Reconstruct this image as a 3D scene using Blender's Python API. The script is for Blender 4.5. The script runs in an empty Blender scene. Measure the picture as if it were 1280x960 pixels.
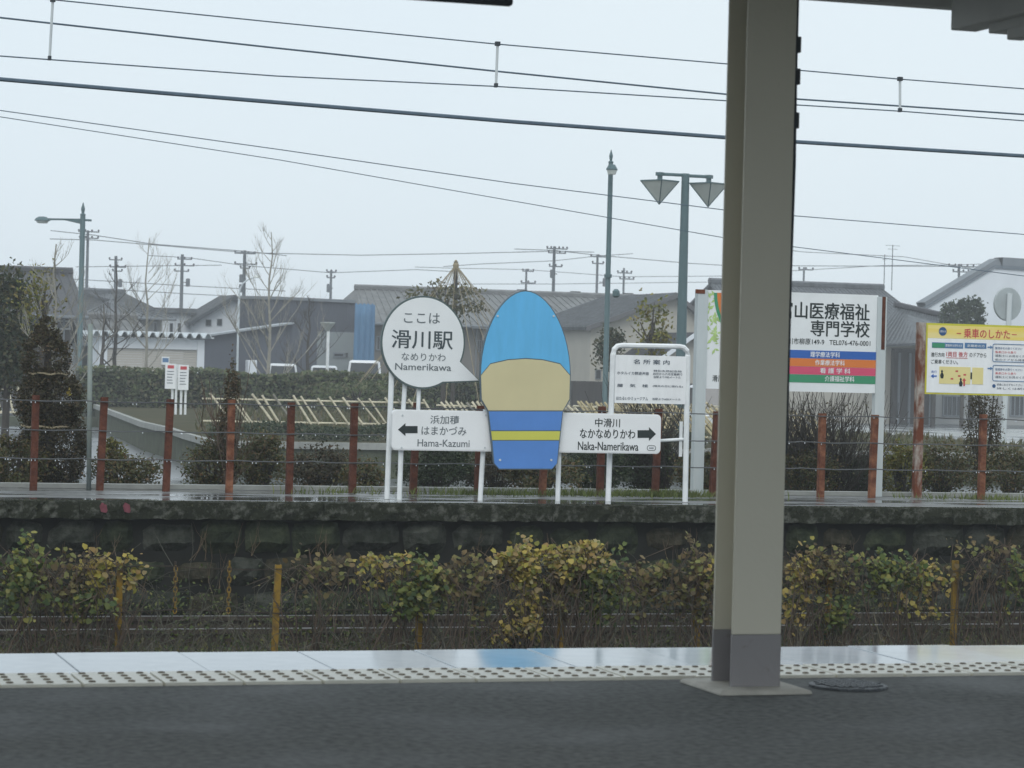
import bpy, bmesh, math, random
import numpy as np
from mathutils import Vector, Matrix
R = random.Random(7); NR = np.random.default_rng(7)
scene = bpy.context.scene; COL = scene.collection
# ---------------------------------------------------------------- camera
F, YAW, PIT, ROLL, EYE = 3320.0, 0.3064, -0.0068, 0.0250, 1.2085      # focal length in px of a 1280 wide frame
cy, sy, cp, sp = math.cos(YAW), math.sin(YAW), math.cos(PIT), math.sin(PIT)
FW = Vector((cp*sy, cp*cy, sp)); R0 = Vector((cy, -sy, 0)); U0 = Vector((-sp*sy, -sp*cy, cp))
RT = math.cos(ROLL)*R0 + math.sin(ROLL)*U0; UP = -math.sin(ROLL)*R0 + math.cos(ROLL)*U0
cam_d = bpy.data.cameras.new('camera'); cam = bpy.data.objects.new('camera', cam_d); COL.objects.link(cam)
cam.matrix_world = Matrix(((RT.x, UP.x, -FW.x, 0), (RT.y, UP.y, -FW.y, 0), (RT.z, UP.z, -FW.z, EYE), (0, 0, 0, 1)))
cam_d.sensor_width = 36; cam_d.lens = F/1280*36; cam_d.clip_start = 0.1; cam_d.clip_end = 6000
cam_d.dof.use_dof = True; cam_d.dof.focus_distance = 25; cam_d.dof.aperture_fstop = 9
scene.camera = cam
# ---------------------------------------------------------------- sky, sun, exposure
w = bpy.data.worlds.new('World'); scene.world = w; w.use_nodes = True
nt = w.node_tree; bg = nt.nodes['Background']
SUN_EL, SUN_AZ = math.radians(48), math.radians(205)
sk = nt.nodes.new('ShaderNodeTexSky'); sk.sky_type = 'NISHITA'; sk.sun_disc = False
sk.sun_elevation = SUN_EL; sk.sun_rotation = SUN_AZ; sk.dust_density = 4
mx = nt.nodes.new('ShaderNodeMix'); mx.data_type = 'RGBA'; mx.inputs['Factor'].default_value = 0.93
cn = nt.nodes.new('ShaderNodeTexNoise'); cn.inputs['Scale'].default_value = 2.2; cn.inputs['Detail'].default_value = 3   # the even overcast layer, faintly mottled
cr_ = nt.nodes.new('ShaderNodeValToRGB'); cr_.color_ramp.elements[0].position = .3; cr_.color_ramp.elements[1].position = .7
cr_.color_ramp.elements[0].color = (.795, .905, .985, 1); cr_.color_ramp.elements[1].color = (.86, .955, 1., 1)
cm = nt.nodes.new('ShaderNodeVectorMath'); cm.operation = 'SCALE'; cm.inputs['Scale'].default_value = 10.2
nt.links.new(cn.outputs['Fac'], cr_.inputs[0]); nt.links.new(cr_.outputs[0], cm.inputs[0]); nt.links.new(cm.outputs[0], mx.inputs['B'])
nt.links.new(sk.outputs[0], mx.inputs['A']); nt.links.new(mx.outputs['Result'], bg.inputs['Color'])
bg.inputs['Strength'].default_value = 0.1
sd = bpy.data.lights.new('sun', 'SUN'); sun = bpy.data.objects.new('sun', sd); COL.objects.link(sun)
sd.energy = 1.4; sd.angle = math.radians(40); sd.color = (1, .98, .95)
sdir = Vector((math.sin(SUN_AZ)*math.cos(SUN_EL), math.cos(SUN_AZ)*math.cos(SUN_EL), math.sin(SUN_EL)))
sun.rotation_euler = sdir.to_track_quat('Z', 'Y').to_euler()
scene.view_settings.view_transform = 'Standard'; scene.view_settings.look = 'None'
scene.view_settings.exposure = 0; scene.view_settings.gamma = 1
scene.cycles.use_denoising = True; scene.cycles.volume_bounces = 4; scene.cycles.max_bounces = 8
scene.render.film_transparent = False
HAZE = .0014

# ---------------------------------------------------------------- measuring helpers
def ray(px, py):
    return FW + RT*((px-640)/F) + UP*(-(py-480)/F)
def at(px, py, Y):                      # the place at depth Y that the photograph shows at this pixel
    r = ray(px, py); return Vector((0, 0, EYE)) + r*(Y/r.y)
def gz(px, py, Z):                      # ... on the level Z
    r = ray(px, py); return Vector((0, 0, EYE)) + r*((Z-EYE)/r.z)
def pxm(Y, px=640): return (at(px+50, 450, Y).x - at(px-50, 450, Y).x)/100   # metres per pixel

# ---------------------------------------------------------------- materials
MATS = {}
def S(r, g, b):                         # picture value to linear
    f = lambda c: (c/255/12.92 if c < 10 else ((c/255+.055)/1.055)**2.4)
    return (f(r), f(g), f(b))
def mat(name, col, rough=.7, var=.15, scale=3., bump=.0, bscale=None, spec=.4, metal=0., col2=None, stretch=None, thr=None, emis=None):
    if name in MATS: return MATS[name]
    m = bpy.data.materials.new(name); m.use_nodes = True; n = m.node_tree.nodes; l = m.node_tree.links
    b = n['Principled BSDF']; b.inputs['Roughness'].default_value = rough; b.inputs['Metallic'].default_value = metal
    b.inputs['Specular IOR Level'].default_value = spec
    g = n.new('ShaderNodeTexCoord'); mp = n.new('ShaderNodeMapping'); l.new(g.outputs['Object'], mp.inputs[0])
    if stretch: mp.inputs['Scale'].default_value = stretch
    t = n.new('ShaderNodeTexNoise'); t.inputs['Scale'].default_value = scale; t.inputs['Detail'].default_value = 6; t.inputs['Roughness'].default_value = .65
    l.new(mp.outputs[0], t.inputs['Vector'])
    cr = n.new('ShaderNodeValToRGB'); l.new(t.outputs['Fac'], cr.inputs[0])
    e = cr.color_ramp.elements; lo, hi = thr or (.3, .7)
    e[0].position = lo; e[1].position = hi
    c2 = col2 or tuple(min(1, c*(1+var)) for c in col)
    c1 = col if col2 else tuple(c*(1-var) for c in col)
    e[0].color = (*c1, 1); e[1].color = (*c2, 1)
    l.new(cr.outputs[0], b.inputs['Base Color'])
    if bump:
        t2 = n.new('ShaderNodeTexNoise'); t2.inputs['Scale'].default_value = bscale or scale*4; t2.inputs['Detail'].default_value = 5
        l.new(g.outputs['Object'], t2.inputs['Vector'])
        bp = n.new('ShaderNodeBump'); bp.inputs['Strength'].default_value = bump; bp.inputs['Distance'].default_value = .02
        l.new(t2.outputs['Fac'], bp.inputs['Height']); l.new(bp.outputs[0], b.inputs['Normal'])
    MATS[name] = m; return m
def leafmat(name, cols, rough=.6, trans=.25):
    if name in MATS: return MATS[name]
    m = bpy.data.materials.new(name); m.use_nodes = True; n = m.node_tree.nodes; l = m.node_tree.links
    b = n['Principled BSDF']; b.inputs['Roughness'].default_value = rough; b.inputs['Specular IOR Level'].default_value = .3
    g = n.new('ShaderNodeNewGeometry'); cr = n.new('ShaderNodeValToRGB'); l.new(g.outputs['Random Per Island'], cr.inputs[0])
    e = cr.color_ramp.elements
    while len(e) < len(cols): e.new(.5)
    for i, c in enumerate(cols): e[i].position = i/(len(cols)-1); e[i].color = (*c, 1)
    t = n.new('ShaderNodeTexNoise'); t.inputs['Scale'].default_value = 2.2; t.inputs['Detail'].default_value = 3
    tc = n.new('ShaderNodeTexCoord'); l.new(tc.outputs['Object'], t.inputs['Vector'])
    mr = n.new('ShaderNodeMapRange'); mr.inputs['From Min'].default_value = .3; mr.inputs['From Max'].default_value = .7
    mr.inputs['To Min'].default_value = .7; mr.inputs['To Max'].default_value = 1.3; l.new(t.outputs['Fac'], mr.inputs[0])
    hv = n.new('ShaderNodeHueSaturation'); l.new(cr.outputs[0], hv.inputs['Color']); l.new(mr.outputs[0], hv.inputs['Value'])
    l.new(hv.outputs[0], b.inputs['Base Color'])
    tr = n.new('ShaderNodeBsdfTranslucent'); l.new(hv.outputs[0], tr.inputs['Color'])
    ms = n.new('ShaderNodeMixShader'); ms.inputs[0].default_value = trans
    l.new(b.outputs[0], ms.inputs[1]); l.new(tr.outputs[0], ms.inputs[2]); l.new(ms.outputs[0], n['Material Output'].inputs[0])
    MATS[name] = m; return m
def wetmat(name, dry, wet, scale, lo, hi, r_dry=.6, r_wet=.04, bump=.3, bscale=40, stretch=None, spec=.5, amp=.45):
    # concrete or asphalt with puddles: the wet places are darker and smooth
    if name in MATS: return MATS[name]
    m = bpy.data.materials.new(name); m.use_nodes = True; n = m.node_tree.nodes; l = m.node_tree.links
    b = n['Principled BSDF']; b.inputs['Specular IOR Level'].default_value = spec
    tc = n.new('ShaderNodeTexCoord'); mp = n.new('ShaderNodeMapping'); l.new(tc.outputs['Object'], mp.inputs[0])
    if stretch: mp.inputs['Scale'].default_value = stretch
    t = n.new('ShaderNodeTexNoise'); t.inputs['Scale'].default_value = scale; t.inputs['Detail'].default_value = 4; l.new(mp.outputs[0], t.inputs['Vector'])
    f = n.new('ShaderNodeMapRange'); f.inputs['From Min'].default_value = lo; f.inputs['From Max'].default_value = hi; l.new(t.outputs['Fac'], f.inputs[0])
    t2 = n.new('ShaderNodeTexNoise'); t2.inputs['Scale'].default_value = bscale; t2.inputs['Detail'].default_value = 6; l.new(tc.outputs['Object'], t2.inputs['Vector'])
    v = n.new('ShaderNodeMapRange'); v.inputs['To Min'].default_value = 1-amp; v.inputs['To Max'].default_value = 1+amp; v.inputs['From Min'].default_value = .3; v.inputs['From Max'].default_value = .7
    l.new(t2.outputs['Fac'], v.inputs[0])
    mixc = n.new('ShaderNodeMix'); mixc.data_type = 'RGBA'; mixc.inputs['A'].default_value = (*dry, 1); mixc.inputs['B'].default_value = (*wet, 1)
    l.new(f.outputs[0], mixc.inputs['Factor'])
    hv = n.new('ShaderNodeHueSaturation'); l.new(mixc.outputs['Result'], hv.inputs['Color']); l.new(v.outputs[0], hv.inputs['Value']); l.new(hv.outputs[0], b.inputs['Base Color'])
    rr = n.new('ShaderNodeMapRange'); rr.inputs['To Min'].default_value = r_dry; rr.inputs['To Max'].default_value = r_wet; l.new(f.outputs[0], rr.inputs[0]); l.new(rr.outputs[0], b.inputs['Roughness'])
    inv = n.new('ShaderNodeMapRange'); inv.inputs['To Min'].default_value = bump; inv.inputs['To Max'].default_value = bump*.05; l.new(f.outputs[0], inv.inputs[0])
    bp = n.new('ShaderNodeBump'); bp.inputs['Distance'].default_value = .01; l.new(inv.outputs[0], bp.inputs['Strength']); l.new(t2.outputs['Fac'], bp.inputs['Height']); l.new(bp.outputs[0], b.inputs['Normal'])
    MATS[name] = m; return m

M_ASPH = wetmat('asphalt', (.108, .114, .111), (.070, .076, .075), 1.3, .42, .66, .9, .60, .6, 30, spec=.26, amp=.42)
M_COPE = wetmat('white wet coping', (.56, .60, .64), (.48, .54, .60), .9, .35, .6, .18, .07, .015, 9, spec=.6, amp=.06)
M_TACT = mat('cream tactile tile', (.80, .77, .67), .35, .08, 9, .05)
M_DOT = mat('worn tactile stud', (.20, .165, .12), .8, .3, 20)
M_BALL = mat('brown ballast', (.06, .055, .048), .95, .5, 14, .8, 30, .1)
M_STEELR = mat('rail top steel', (.35, .35, .36), .35, .2, 10, metal=.8)
M_RUSTR = mat('rusty rail side', (.035, .026, .02), .9, .4, 10)
M_OLDTOP = wetmat('wet old platform concrete', (.115, .12, .118), (.05, .055, .06), .9, .42, .56, .55, .04, .6, 18, stretch=(.5, 2.2, 1), spec=.5)
M_MOSSC = mat('mossy concrete edge', (.020, .023, .015), .95, .5, 13, .9, 30, .1, col2=(.17, .175, .155), thr=(.50, .82))
M_STONE = [mat('wall stone %s' % k, c, .95, .5, 8, 1., 22, .1, col2=c2, thr=(.40, .72)) for k, c, c2 in (
    ('grey', (.020, .024, .018), (.066, .07, .06)), ('brown', (.022, .023, .015), (.070, .062, .044)), ('green', (.018, .024, .015), (.052, .062, .036)))]
M_JOINT = mat('dark wall joints', (.010, .011, .009), 1, .4, 6)
M_RUST = mat('rusty steel', (.070, .024, .015), .9, .3, 9, .5, 40, .2, col2=(.165, .062, .036), thr=(.4, .8))
M_RUSTP = mat('rusty white paint', (.14, .045, .022), .85, .3, 5, .3, 40, .2, col2=(.42, .40, .36), stretch=(1, 1, .4), thr=(.45, .62))
M_YEL = mat('ochre painted post', (.25, .155, .02), .8, .3, 9, .3, 40, .3, col2=(.085, .06, .03), thr=(.46, .66))
M_WIRE = mat('grey wire', (.10, .105, .11), .6, .2, 5, metal=.3)
M_CABLE = mat('dark overhead cable', (.075, .115, .155), .6, .2, 5)
M_WHITE = mat('white sign paint', (.80, .82, .83), .35, .08, 3, stretch=(2.2, 1, .6))
M_WTUBE = mat('white tube paint', (.74, .77, .78), .4, .10, 6)
M_GREYP = mat('pale grey post paint', (.50, .55, .57), .5, .2, 4, col2=(.60, .64, .65), stretch=(1, 1, .3))
M_INK = mat('dark green ink', (.018, .028, .028), .5, .1)
M_INKG = mat('grey blue ink', (.05, .075, .11), .5, .1)
M_INKV = mat('veiled grey ink', (.13, .155, .17), .5, .1)  # ink paled: the hazy veil of smeared window glass is mixed into its colour
M_BLUE = mat('blue print', (.03, .12, .42), .5, .05); M_ORANGE = mat('orange print', (.66, .19, .04), .5, .05)
M_PINK = mat('pink print', (.62, .08, .16), .5, .05); M_GREEN = mat('green print', (.05, .27, .14), .5, .05)
M_YELP = mat('yellow print', (.70, .52, .08), .5, .05); M_PALEY = mat('pale yellow print', (.75, .66, .30), .5, .05)
M_RED = mat('red print', (.52, .06, .07), .5, .05); M_NAVY = mat('navy print', (.03, .09, .22), .5, .05)
M_LBLUE = mat('light blue board paint', (.12, .46, .78), .3, .09, 3, stretch=(2.5, 1, .5)); M_CREAM = mat('cream board paint', (.60, .54, .32), .45, .05, 2)
M_MBLUE = mat('mid blue board paint', (.09, .24, .60), .45, .08, 2); M_LIME = mat('lime stripe paint', (.58, .58, .10), .45, .05)
M_LEAFP = mat('pale leaf print', (.42, .58, .22), .5, .3, 12)
M_COL = mat('beige column paint', (.64, .605, .50), .45, .10, 9, .06, 50, col2=(.40, .35, .27), stretch=(1, 1, .6), thr=(.66, .78)); M_COLG = mat('grey column paint', (.275, .262, .268), .5, .06, 11, .1, 40, col2=(.16, .13, .11), thr=(.62, .74))
M_CONC = mat('concrete', (.40, .39, .36), .85, .15, 5, .3, 30)
M_CANOPY = mat('canopy underside paint', (.45, .45, .43), .6, .08, 2)
M_IRON = mat('cast iron cover', (.10, .11, .12), .5, .3, 30, .8, 50, metal=.4)
M_LAMPG = mat('green lamp paint', (.075, .130, .142), .5, .10, 3)
M_LGLASS = mat('frosted lamp glass', (.56, .60, .58), .3, .06, 4)
M_POLE = mat('utility pole concrete', (.115, .13, .145), .8, .2, 2)
M_DARKM = mat('dark fitting', (.04, .05, .06), .7, .2, 3)
M_TWIG = mat('brown twigs', (.085, .062, .045), .9, .4, 6); M_TWIGP = mat('pale grey bark', (.26, .25, .215), .9, .25, 4); M_TWIGD = mat('dark bark', (.05, .045, .04), .95, .3, 4)
M_BAMB = mat('pale bamboo', (.62, .57, .43), .6, .25, 3, stretch=(1, 1, 3)); M_ROPE = mat('straw rope', (.27, .23, .15), .9, .2, 8)
M_PLAZA = wetmat('wet plaza asphalt', (.11, .12, .125), (.09, .10, .11), .12, .40, .62, .42, .12, .3, 8, spec=.55)
M_SOIL = mat('lawn soil', (.040, .046, .024), .95, .3, .7, .6, 8, .1, col2=(.075, .065, .035))
M_KERB = mat('concrete kerb', (.27, .28, .265), .8, .2, 3, .3, 20); M_PLANT = mat('mossy planter wall', (.075, .085, .06), .9, .3, 3, .4, 20, .2)
M_GROUND = mat('ground', (.09, .095, .085), .95, .3, .05)

# ---------------------------------------------------------------- mesh helpers
ORG = {}
class MB:
    def __init__(s): s.v = []; s.f = []; s.mi = []
    def add(s, vs, fs, mi=0):
        o = len(s.v); s.v += [tuple(v) for v in vs]; s.f += [tuple(i+o for i in f) for f in fs]; s.mi += [mi]*len(fs); return s
    def box(s, x0, x1, y0, y1, z0, z1, mi=0):
        return s.add([(x0,y0,z0),(x1,y0,z0),(x1,y1,z0),(x0,y1,z0),(x0,y0,z1),(x1,y0,z1),(x1,y1,z1),(x0,y1,z1)],
                     [(0,3,2,1),(4,5,6,7),(0,1,5,4),(1,2,6,5),(2,3,7,6),(3,0,4,7)], mi)
    def tube(s, pts, r, n=6, mi=0, cap=True):
        pts = [Vector(p) for p in pts]; rs = r if isinstance(r, (list, tuple)) else [r]*len(pts)
        o = len(s.v)
        for i, p in enumerate(pts):
            d = (pts[min(i+1, len(pts)-1)] - pts[max(i-1, 0)])
            d = d.normalized() if d.length > 1e-9 else Vector((0,0,1))
            a = d.cross(Vector((0,0,1))) if abs(d.z) < .95 else d.cross(Vector((0,1,0)))
            a.normalize(); b = d.cross(a)
            for k in range(n):
                t = 2*math.pi*(k+.5)/n; q = p + (a*math.cos(t)+b*math.sin(t))*rs[i]; s.v.append(tuple(q))
        for i in range(len(pts)-1):
            for k in range(n):
                s.f.append((o+i*n+k, o+i*n+(k+1)%n, o+(i+1)*n+(k+1)%n, o+(i+1)*n+k)); s.mi.append(mi)
        if cap:
            s.f.append(tuple(o+k for k in range(n))[::-1]); s.f.append(tuple(o+(len(pts)-1)*n+k for k in range(n))); s.mi += [mi, mi]
        return s
    def lathe(s, c, prof, n=12, mi=0):        # prof: (radius, z) round the vertical through c
        o = len(s.v); c = Vector(c)
        for r, z in prof:
            for k in range(n):
                t = 2*math.pi*k/n; s.v.append((c.x+r*math.cos(t), c.y+r*math.sin(t), c.z+z))
        for i in range(len(prof)-1):
            for k in range(n): s.f.append((o+i*n+k, o+i*n+(k+1)%n, o+(i+1)*n+(k+1)%n, o+(i+1)*n+k)); s.mi.append(mi)
        s.f.append(tuple(o+k for k in range(n))[::-1]); s.f.append(tuple(o+(len(prof)-1)*n+k for k in range(n))); s.mi += [mi, mi]
        return s
    def slab(s, poly, y0, y1, mi=0):          # outline in (x, z), thickness from y0 (front) to y1
        n = len(poly); vs = [(x, y0, z) for x, z in poly] + [(x, y1, z) for x, z in poly]
        return s.add(vs, [tuple(range(n)), tuple(range(2*n-1, n-1, -1))] + [(i, i+n, (i+1) % n+n, (i+1) % n) for i in range(n)], mi)
    def deck(s, poly, z0, z1, mi=0):          # outline in (x, y), from z0 up to z1
        n = len(poly); vs = [(x, y, z0) for x, y in poly] + [(x, y, z1) for x, y in poly]
        return s.add(vs, [tuple(range(n))[::-1], tuple(range(n, 2*n))] + [(i, (i+1) % n, (i+1) % n+n, i+n) for i in range(n)], mi)
    def build(s, name, m, parent=None, smooth=False, bevel=0):
        org = ORG.get(parent.name, Vector()) if parent else Vector()
        me = bpy.data.meshes.new(name); me.from_pydata([(x-org.x, y-org.y, z-org.z) for x, y, z in s.v], [], s.f)
        ms = m if isinstance(m, list) else [m]
        for q in ms:
            if q: me.materials.append(q)
        if len(ms) > 1: me.polygons.foreach_set('material_index', s.mi)
        bm = bmesh.new(); bm.from_mesh(me); bmesh.ops.recalc_face_normals(bm, faces=bm.faces); bm.to_mesh(me); bm.free()
        if smooth:
            me.polygons.foreach_set('use_smooth', [True]*len(me.polygons))
        o = bpy.data.objects.new(name, me); COL.objects.link(o)
        if bevel:
            b = o.modifiers.new('bevel', 'BEVEL'); b.width = bevel; b.segments = 2; b.limit_method = 'ANGLE'
        if parent: o.parent = parent; ORG[o.name] = org
        else: ORG[o.name] = Vector()
        return o
def tag(o, label, cat, group=None):
    o['label'] = label; o['category'] = cat
    if group: o['group'] = group
    return o
def thing(name, loc, label, cat, group=None):
    o = bpy.data.objects.new(name, None); o.empty_display_size = .2; COL.objects.link(o); o.location = loc; ORG[o.name] = Vector(loc)
    return tag(o, label, cat, group)
def struct(o): o['kind'] = 'structure'; return o
def stuff(o): o['kind'] = 'stuff'; return o
def rrect(x0, x1, z0, z1, r, n=5):
    out = []
    for cx, cz, a in ((x1-r, z0+r, -90), (x1-r, z1-r, 0), (x0+r, z1-r, 90), (x0+r, z0+r, 180)):
        for k in range(n+1):
            t = math.radians(a+90*k/n); out.append((cx+r*math.cos(t), cz+r*math.sin(t)))
    return out
def pbox(x0, y0, x1, y1, Y):               # picture box -> x0, x1, z0, z1 on the plane Y
    xm, ym = (x0+x1)/2, (y0+y1)/2
    return at(x0, ym, Y).x, at(x1, ym, Y).x, at(xm, y1, Y).z, at(xm, y0, Y).z
def text(s, box, Y, parent, m, bold=0., name='lettering'):   # flat print fitted into a picture box, facing the tracks
    x0, x1, z0, z1 = pbox(*box, Y)
    c = bpy.data.curves.new('t', 'FONT'); c.body = s; c.size = 1; c.offset = min(bold, .002); c.extrude = 0; c.resolution_u = 3
    o = bpy.data.objects.new('t', c); COL.objects.link(o)
    dg = bpy.context.evaluated_depsgraph_get(); me = bpy.data.meshes.new_from_object(o.evaluated_get(dg))
    bpy.data.objects.remove(o)
    n = len(me.vertices); co = np.zeros(n*3, np.float32); me.vertices.foreach_get('co', co); co = co.reshape(-1, 3)
    lo, hi = co.min(0), co.max(0); q = np.zeros_like(co); org = ORG[parent.name]
    q[:, 0] = x0 + (co[:, 0]-lo[0])/(hi[0]-lo[0])*(x1-x0) - org.x
    q[:, 2] = z0 + (co[:, 1]-lo[1])/(hi[1]-lo[1])*(z1-z0) - org.z
    q[:, 1] = Y - org.y
    me.vertices.foreach_set('co', q.ravel())
    if bold > .004:                                   # heavier strokes: the print laid three times, slightly shifted
        bm = bmesh.new(); sh = bold*(z1-z0)*1.1
        for k, (dx, dz) in enumerate(((0, 0), (-sh, sh*.5), (sh, -sh*.5))):
            n0 = len(bm.verts); bm.from_mesh(me); bm.verts.ensure_lookup_table()
            for v in bm.verts[n0:]: v.co += Vector((dx, .0003*k, dz))
        bm.to_mesh(me); bm.free()
    me.name = name; me.materials.clear(); me.materials.append(m); me.update()
    ob = bpy.data.objects.new(name, me); COL.objects.link(ob); ob.parent = parent; ORG[ob.name] = org
    return ob
def leaves(name, pts, size, m, parent=None, shape='quad', up=0., flat=None, seed=0):
    # many small leaf faces at the given points
    g = np.random.default_rng(seed+11); pts = np.asarray(pts, float); N = len(pts)
    nr = g.normal(size=(N, 3)); nr[:, 2] = np.abs(nr[:, 2])+up
    if flat is not None: nr += np.array(flat)
    nr /= np.linalg.norm(nr, axis=1)[:, None]
    a = np.cross(nr, g.normal(size=(N, 3))); a /= np.linalg.norm(a, axis=1)[:, None]
    if shape == 'heart':                              # tips hang down
        d = np.tile(np.array([0, 0, -1.]), (N, 1)) + g.normal(size=(N, 3))*.45; a = d-(d*nr).sum(1)[:, None]*nr; a /= np.linalg.norm(a, axis=1)[:, None]
    b = np.cross(nr, a); sz = g.uniform(size[0], size[1], N)[:, None]
    if shape == 'heart': T = [(1, 0, 0), (.35, .62, -.12), (-.45, .55, -.2), (-.3, 0, .05), (-.45, -.55, -.2), (.35, -.62, -.12)]
    elif shape == 'long': T = [(1, 0, 0), (0, .22, .05), (-1, 0, 0), (0, -.22, .05)]
    else: T = [(1, 0, 0), (.1, .55, .12), (-1, 0, 0), (.1, -.55, .12)]
    k = len(T); V = np.zeros((N, k, 3))
    for i, (u, v, z) in enumerate(T): V[:, i] = pts + sz*.5*(u*a+v*b+z*nr)
    org = ORG.get(parent.name, Vector()) if parent else Vector()
    V -= np.array(org)
    me = bpy.data.meshes.new(name); me.vertices.add(N*k); me.vertices.foreach_set('co', V.ravel().astype(np.float32))
    me.loops.add(N*k); me.loops.foreach_set('vertex_index', np.arange(N*k, dtype=np.int32))
    me.polygons.add(N); me.polygons.foreach_set('loop_start', np.arange(0, N*k, k, dtype=np.int32))
    me.update(calc_edges=True); me.materials.append(m)
    o = bpy.data.objects.new(name, me); COL.objects.link(o)
    if parent: o.parent = parent
    ORG[o.name] = org
    return o
def clumps(c, rad, n, nclump, spread=.22, shell=.75, seed=0):
    # points in leaf clumps over an ellipsoid
    g = np.random.default_rng(seed+5); d = g.normal(size=(nclump, 3)); d /= np.linalg.norm(d, axis=1)[:, None]
    cc = d*(g.uniform(shell**2, 1, nclump)**.5)[:, None]
    i = g.integers(0, nclump, n); p = cc[i] + g.normal(size=(n, 3))*spread*g.uniform(.5, 1.2, nclump)[i][:, None]
    return np.array(c) + p*np.array(rad)
def twigs(mb, base, n, L, r, spread, seed, droop=0., sub=2, up=1.):
    g = random.Random(seed)
    for i in range(n):
        p = Vector(base) + Vector((g.uniform(-.3, .3)*spread, g.uniform(-.3, .3)*spread, 0)); d = Vector((g.gauss(0, spread), g.gauss(0, spread), up)).normalized()
        pts = [p]; l = L*g.uniform(.5, 1)
        for k in range(4):
            d = (d + Vector((g.gauss(0, .16), g.gauss(0, .16), -droop*k))).normalized(); pts.append(pts[-1]+d*l/4)
        mb.tube(pts, [r, r*.8, r*.6, r*.45, r*.25], 3, cap=False)
        for s in range(sub):
            q = pts[g.randint(1, 3)]; e = (d + Vector((g.gauss(0, .6), g.gauss(0, .6), g.uniform(-.1, .5)))).normalized()
            mb.tube([q, q+e*l*.2, q+(e+Vector((0, 0, .3-droop))).normalized()*l*.4], [r*.5, r*.4, r*.2], 3, cap=False)

# ================================================================ LARGE STRUCTURE
struct(MB().add([(-4000,-3000,-1.2),(4000,-3000,-1.2),(4000,5000,-1.2),(-4000,5000,-1.2)], [(0,1,2,3)]).build('ground', M_GROUND))
X0, X1 = -6, 26
# near platform
plat = struct(MB().box(X0, X1, 1.2, 9.68, -1.2, 0).build('platform', M_ASPH))
MB().box(X0, X1, 9.685, 10.78, -1.2, -.035).build('platform_edge_base', M_COPE, plat)
cs = None
for i in range(48):
    x = -5.52+.5*i + .03
    if cs is None:
        cs = MB().box(0, .4965, 10.052, 10.80, -.14, 0).build('coping_stone', M_COPE, plat, bevel=.004); cs.location = (x, 0, 0); first = cs
    else:
        c = first.copy(); COL.objects.link(c); c.location = (x, 0, R.uniform(-.002, .002)); c.parent = plat
t0 = MB().box(.004, .294, 9.694, 10.043, -.03, .012).build('tactile_tile', M_TACT, plat, bevel=.003)
db = MB()
for i in range(4):
    for j in range(4):
        db.lathe((.040+.0727*i, 9.742+.0845*j, .0125), [(.0145, 0), (.013, .003), (.009, .0045)], 8)
d0 = db.build('stud', M_DOT, t0); d0['kind'] = 'stuff'
xt = gz(106, 860, 0).x % .3
for i in range(62):
    x = xt - 4.5 + .3*i
    if i == 0: t0.location = (x, 0, 0)
    else:
        c = t0.copy(); COL.objects.link(c); c.location = (x, R.uniform(-.002, .002), R.uniform(-.0015, .0015)); c.parent = plat
        d = d0.copy(); COL.objects.link(d); d.parent = c
# track beds
bed = struct(MB().box(X0-20, X1+40, 10.85, 23.38, -1.5, -1.16).build('track_bed', M_BALL))
g = NR; n = 14000
bx = g.uniform(1, 15, n); by = g.uniform(20.2, 23.3, n)
sb = MB()
for i in range(n):
    x, y = bx[i], by[i]; r = R.uniform(.015, .035); z = -1.165+R.uniform(0, .02)
    a = R.uniform(0, 6.28); vs = [(x+r*math.cos(a+k*2.09)*R.uniform(.7, 1.2), y+r*math.sin(a+k*2.09)*R.uniform(.7, 1.2), z) for k in range(3)]
    vs.append((x+R.uniform(-.3, .3)*r, y+R.uniform(-.3, .3)*r, z+r*R.uniform(.8, 1.5))); sb.add(vs, [(0, 1, 3), (1, 2, 3), (2, 0, 3)])
stuff(sb.build('ballast', M_BALL))
M_SLEEP = mat('old timber sleeper', (.045, .038, .032), .9, .4, 6, .4)
for k, yr in enumerate((21.42, 22.49)):
    rl = MB()
    for (w2, za, zb, mi) in ((.065, -1.16, -1.145, 0), (.012, -1.145, -1.04, 0), (.035, -1.04, -1.004, 0), (.027, -1.004, -.999, 1)):
        rl.box(X0-20, X1+40, yr-w2, yr+w2, za, zb, mi)
    o = rl.build('rail', [M_RUSTR, M_STEELR], bed)
slp = MB().box(0, .22, 20.95, 22.95, -1.2, -1.15).build('sleeper', M_SLEEP, bed); slp.location = (-2, 0, 0)
for i in range(1, 32):
    c = slp.copy(); COL.objects.link(c); c.parent = bed; c.location = (-2+.62*i, R.uniform(-.04, .04), 0)
# old platform with its stone wall
ZP, YE = -.08, 23.5
old = struct(MB().box(X0-20, X1+40, YE+.13, 26.0, -1.2, ZP-.006).build('old_platform', M_JOINT))
MB().box(X0-20, X1+40, YE+.10, 26.0, ZP-.10, ZP).build('platform_surface', M_OLDTOP, old)
MB().box(X0-20, X1+40, 25.72, 25.86, ZP+.002, ZP+.045).build('back_kerb', M_KERB, old)
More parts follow.
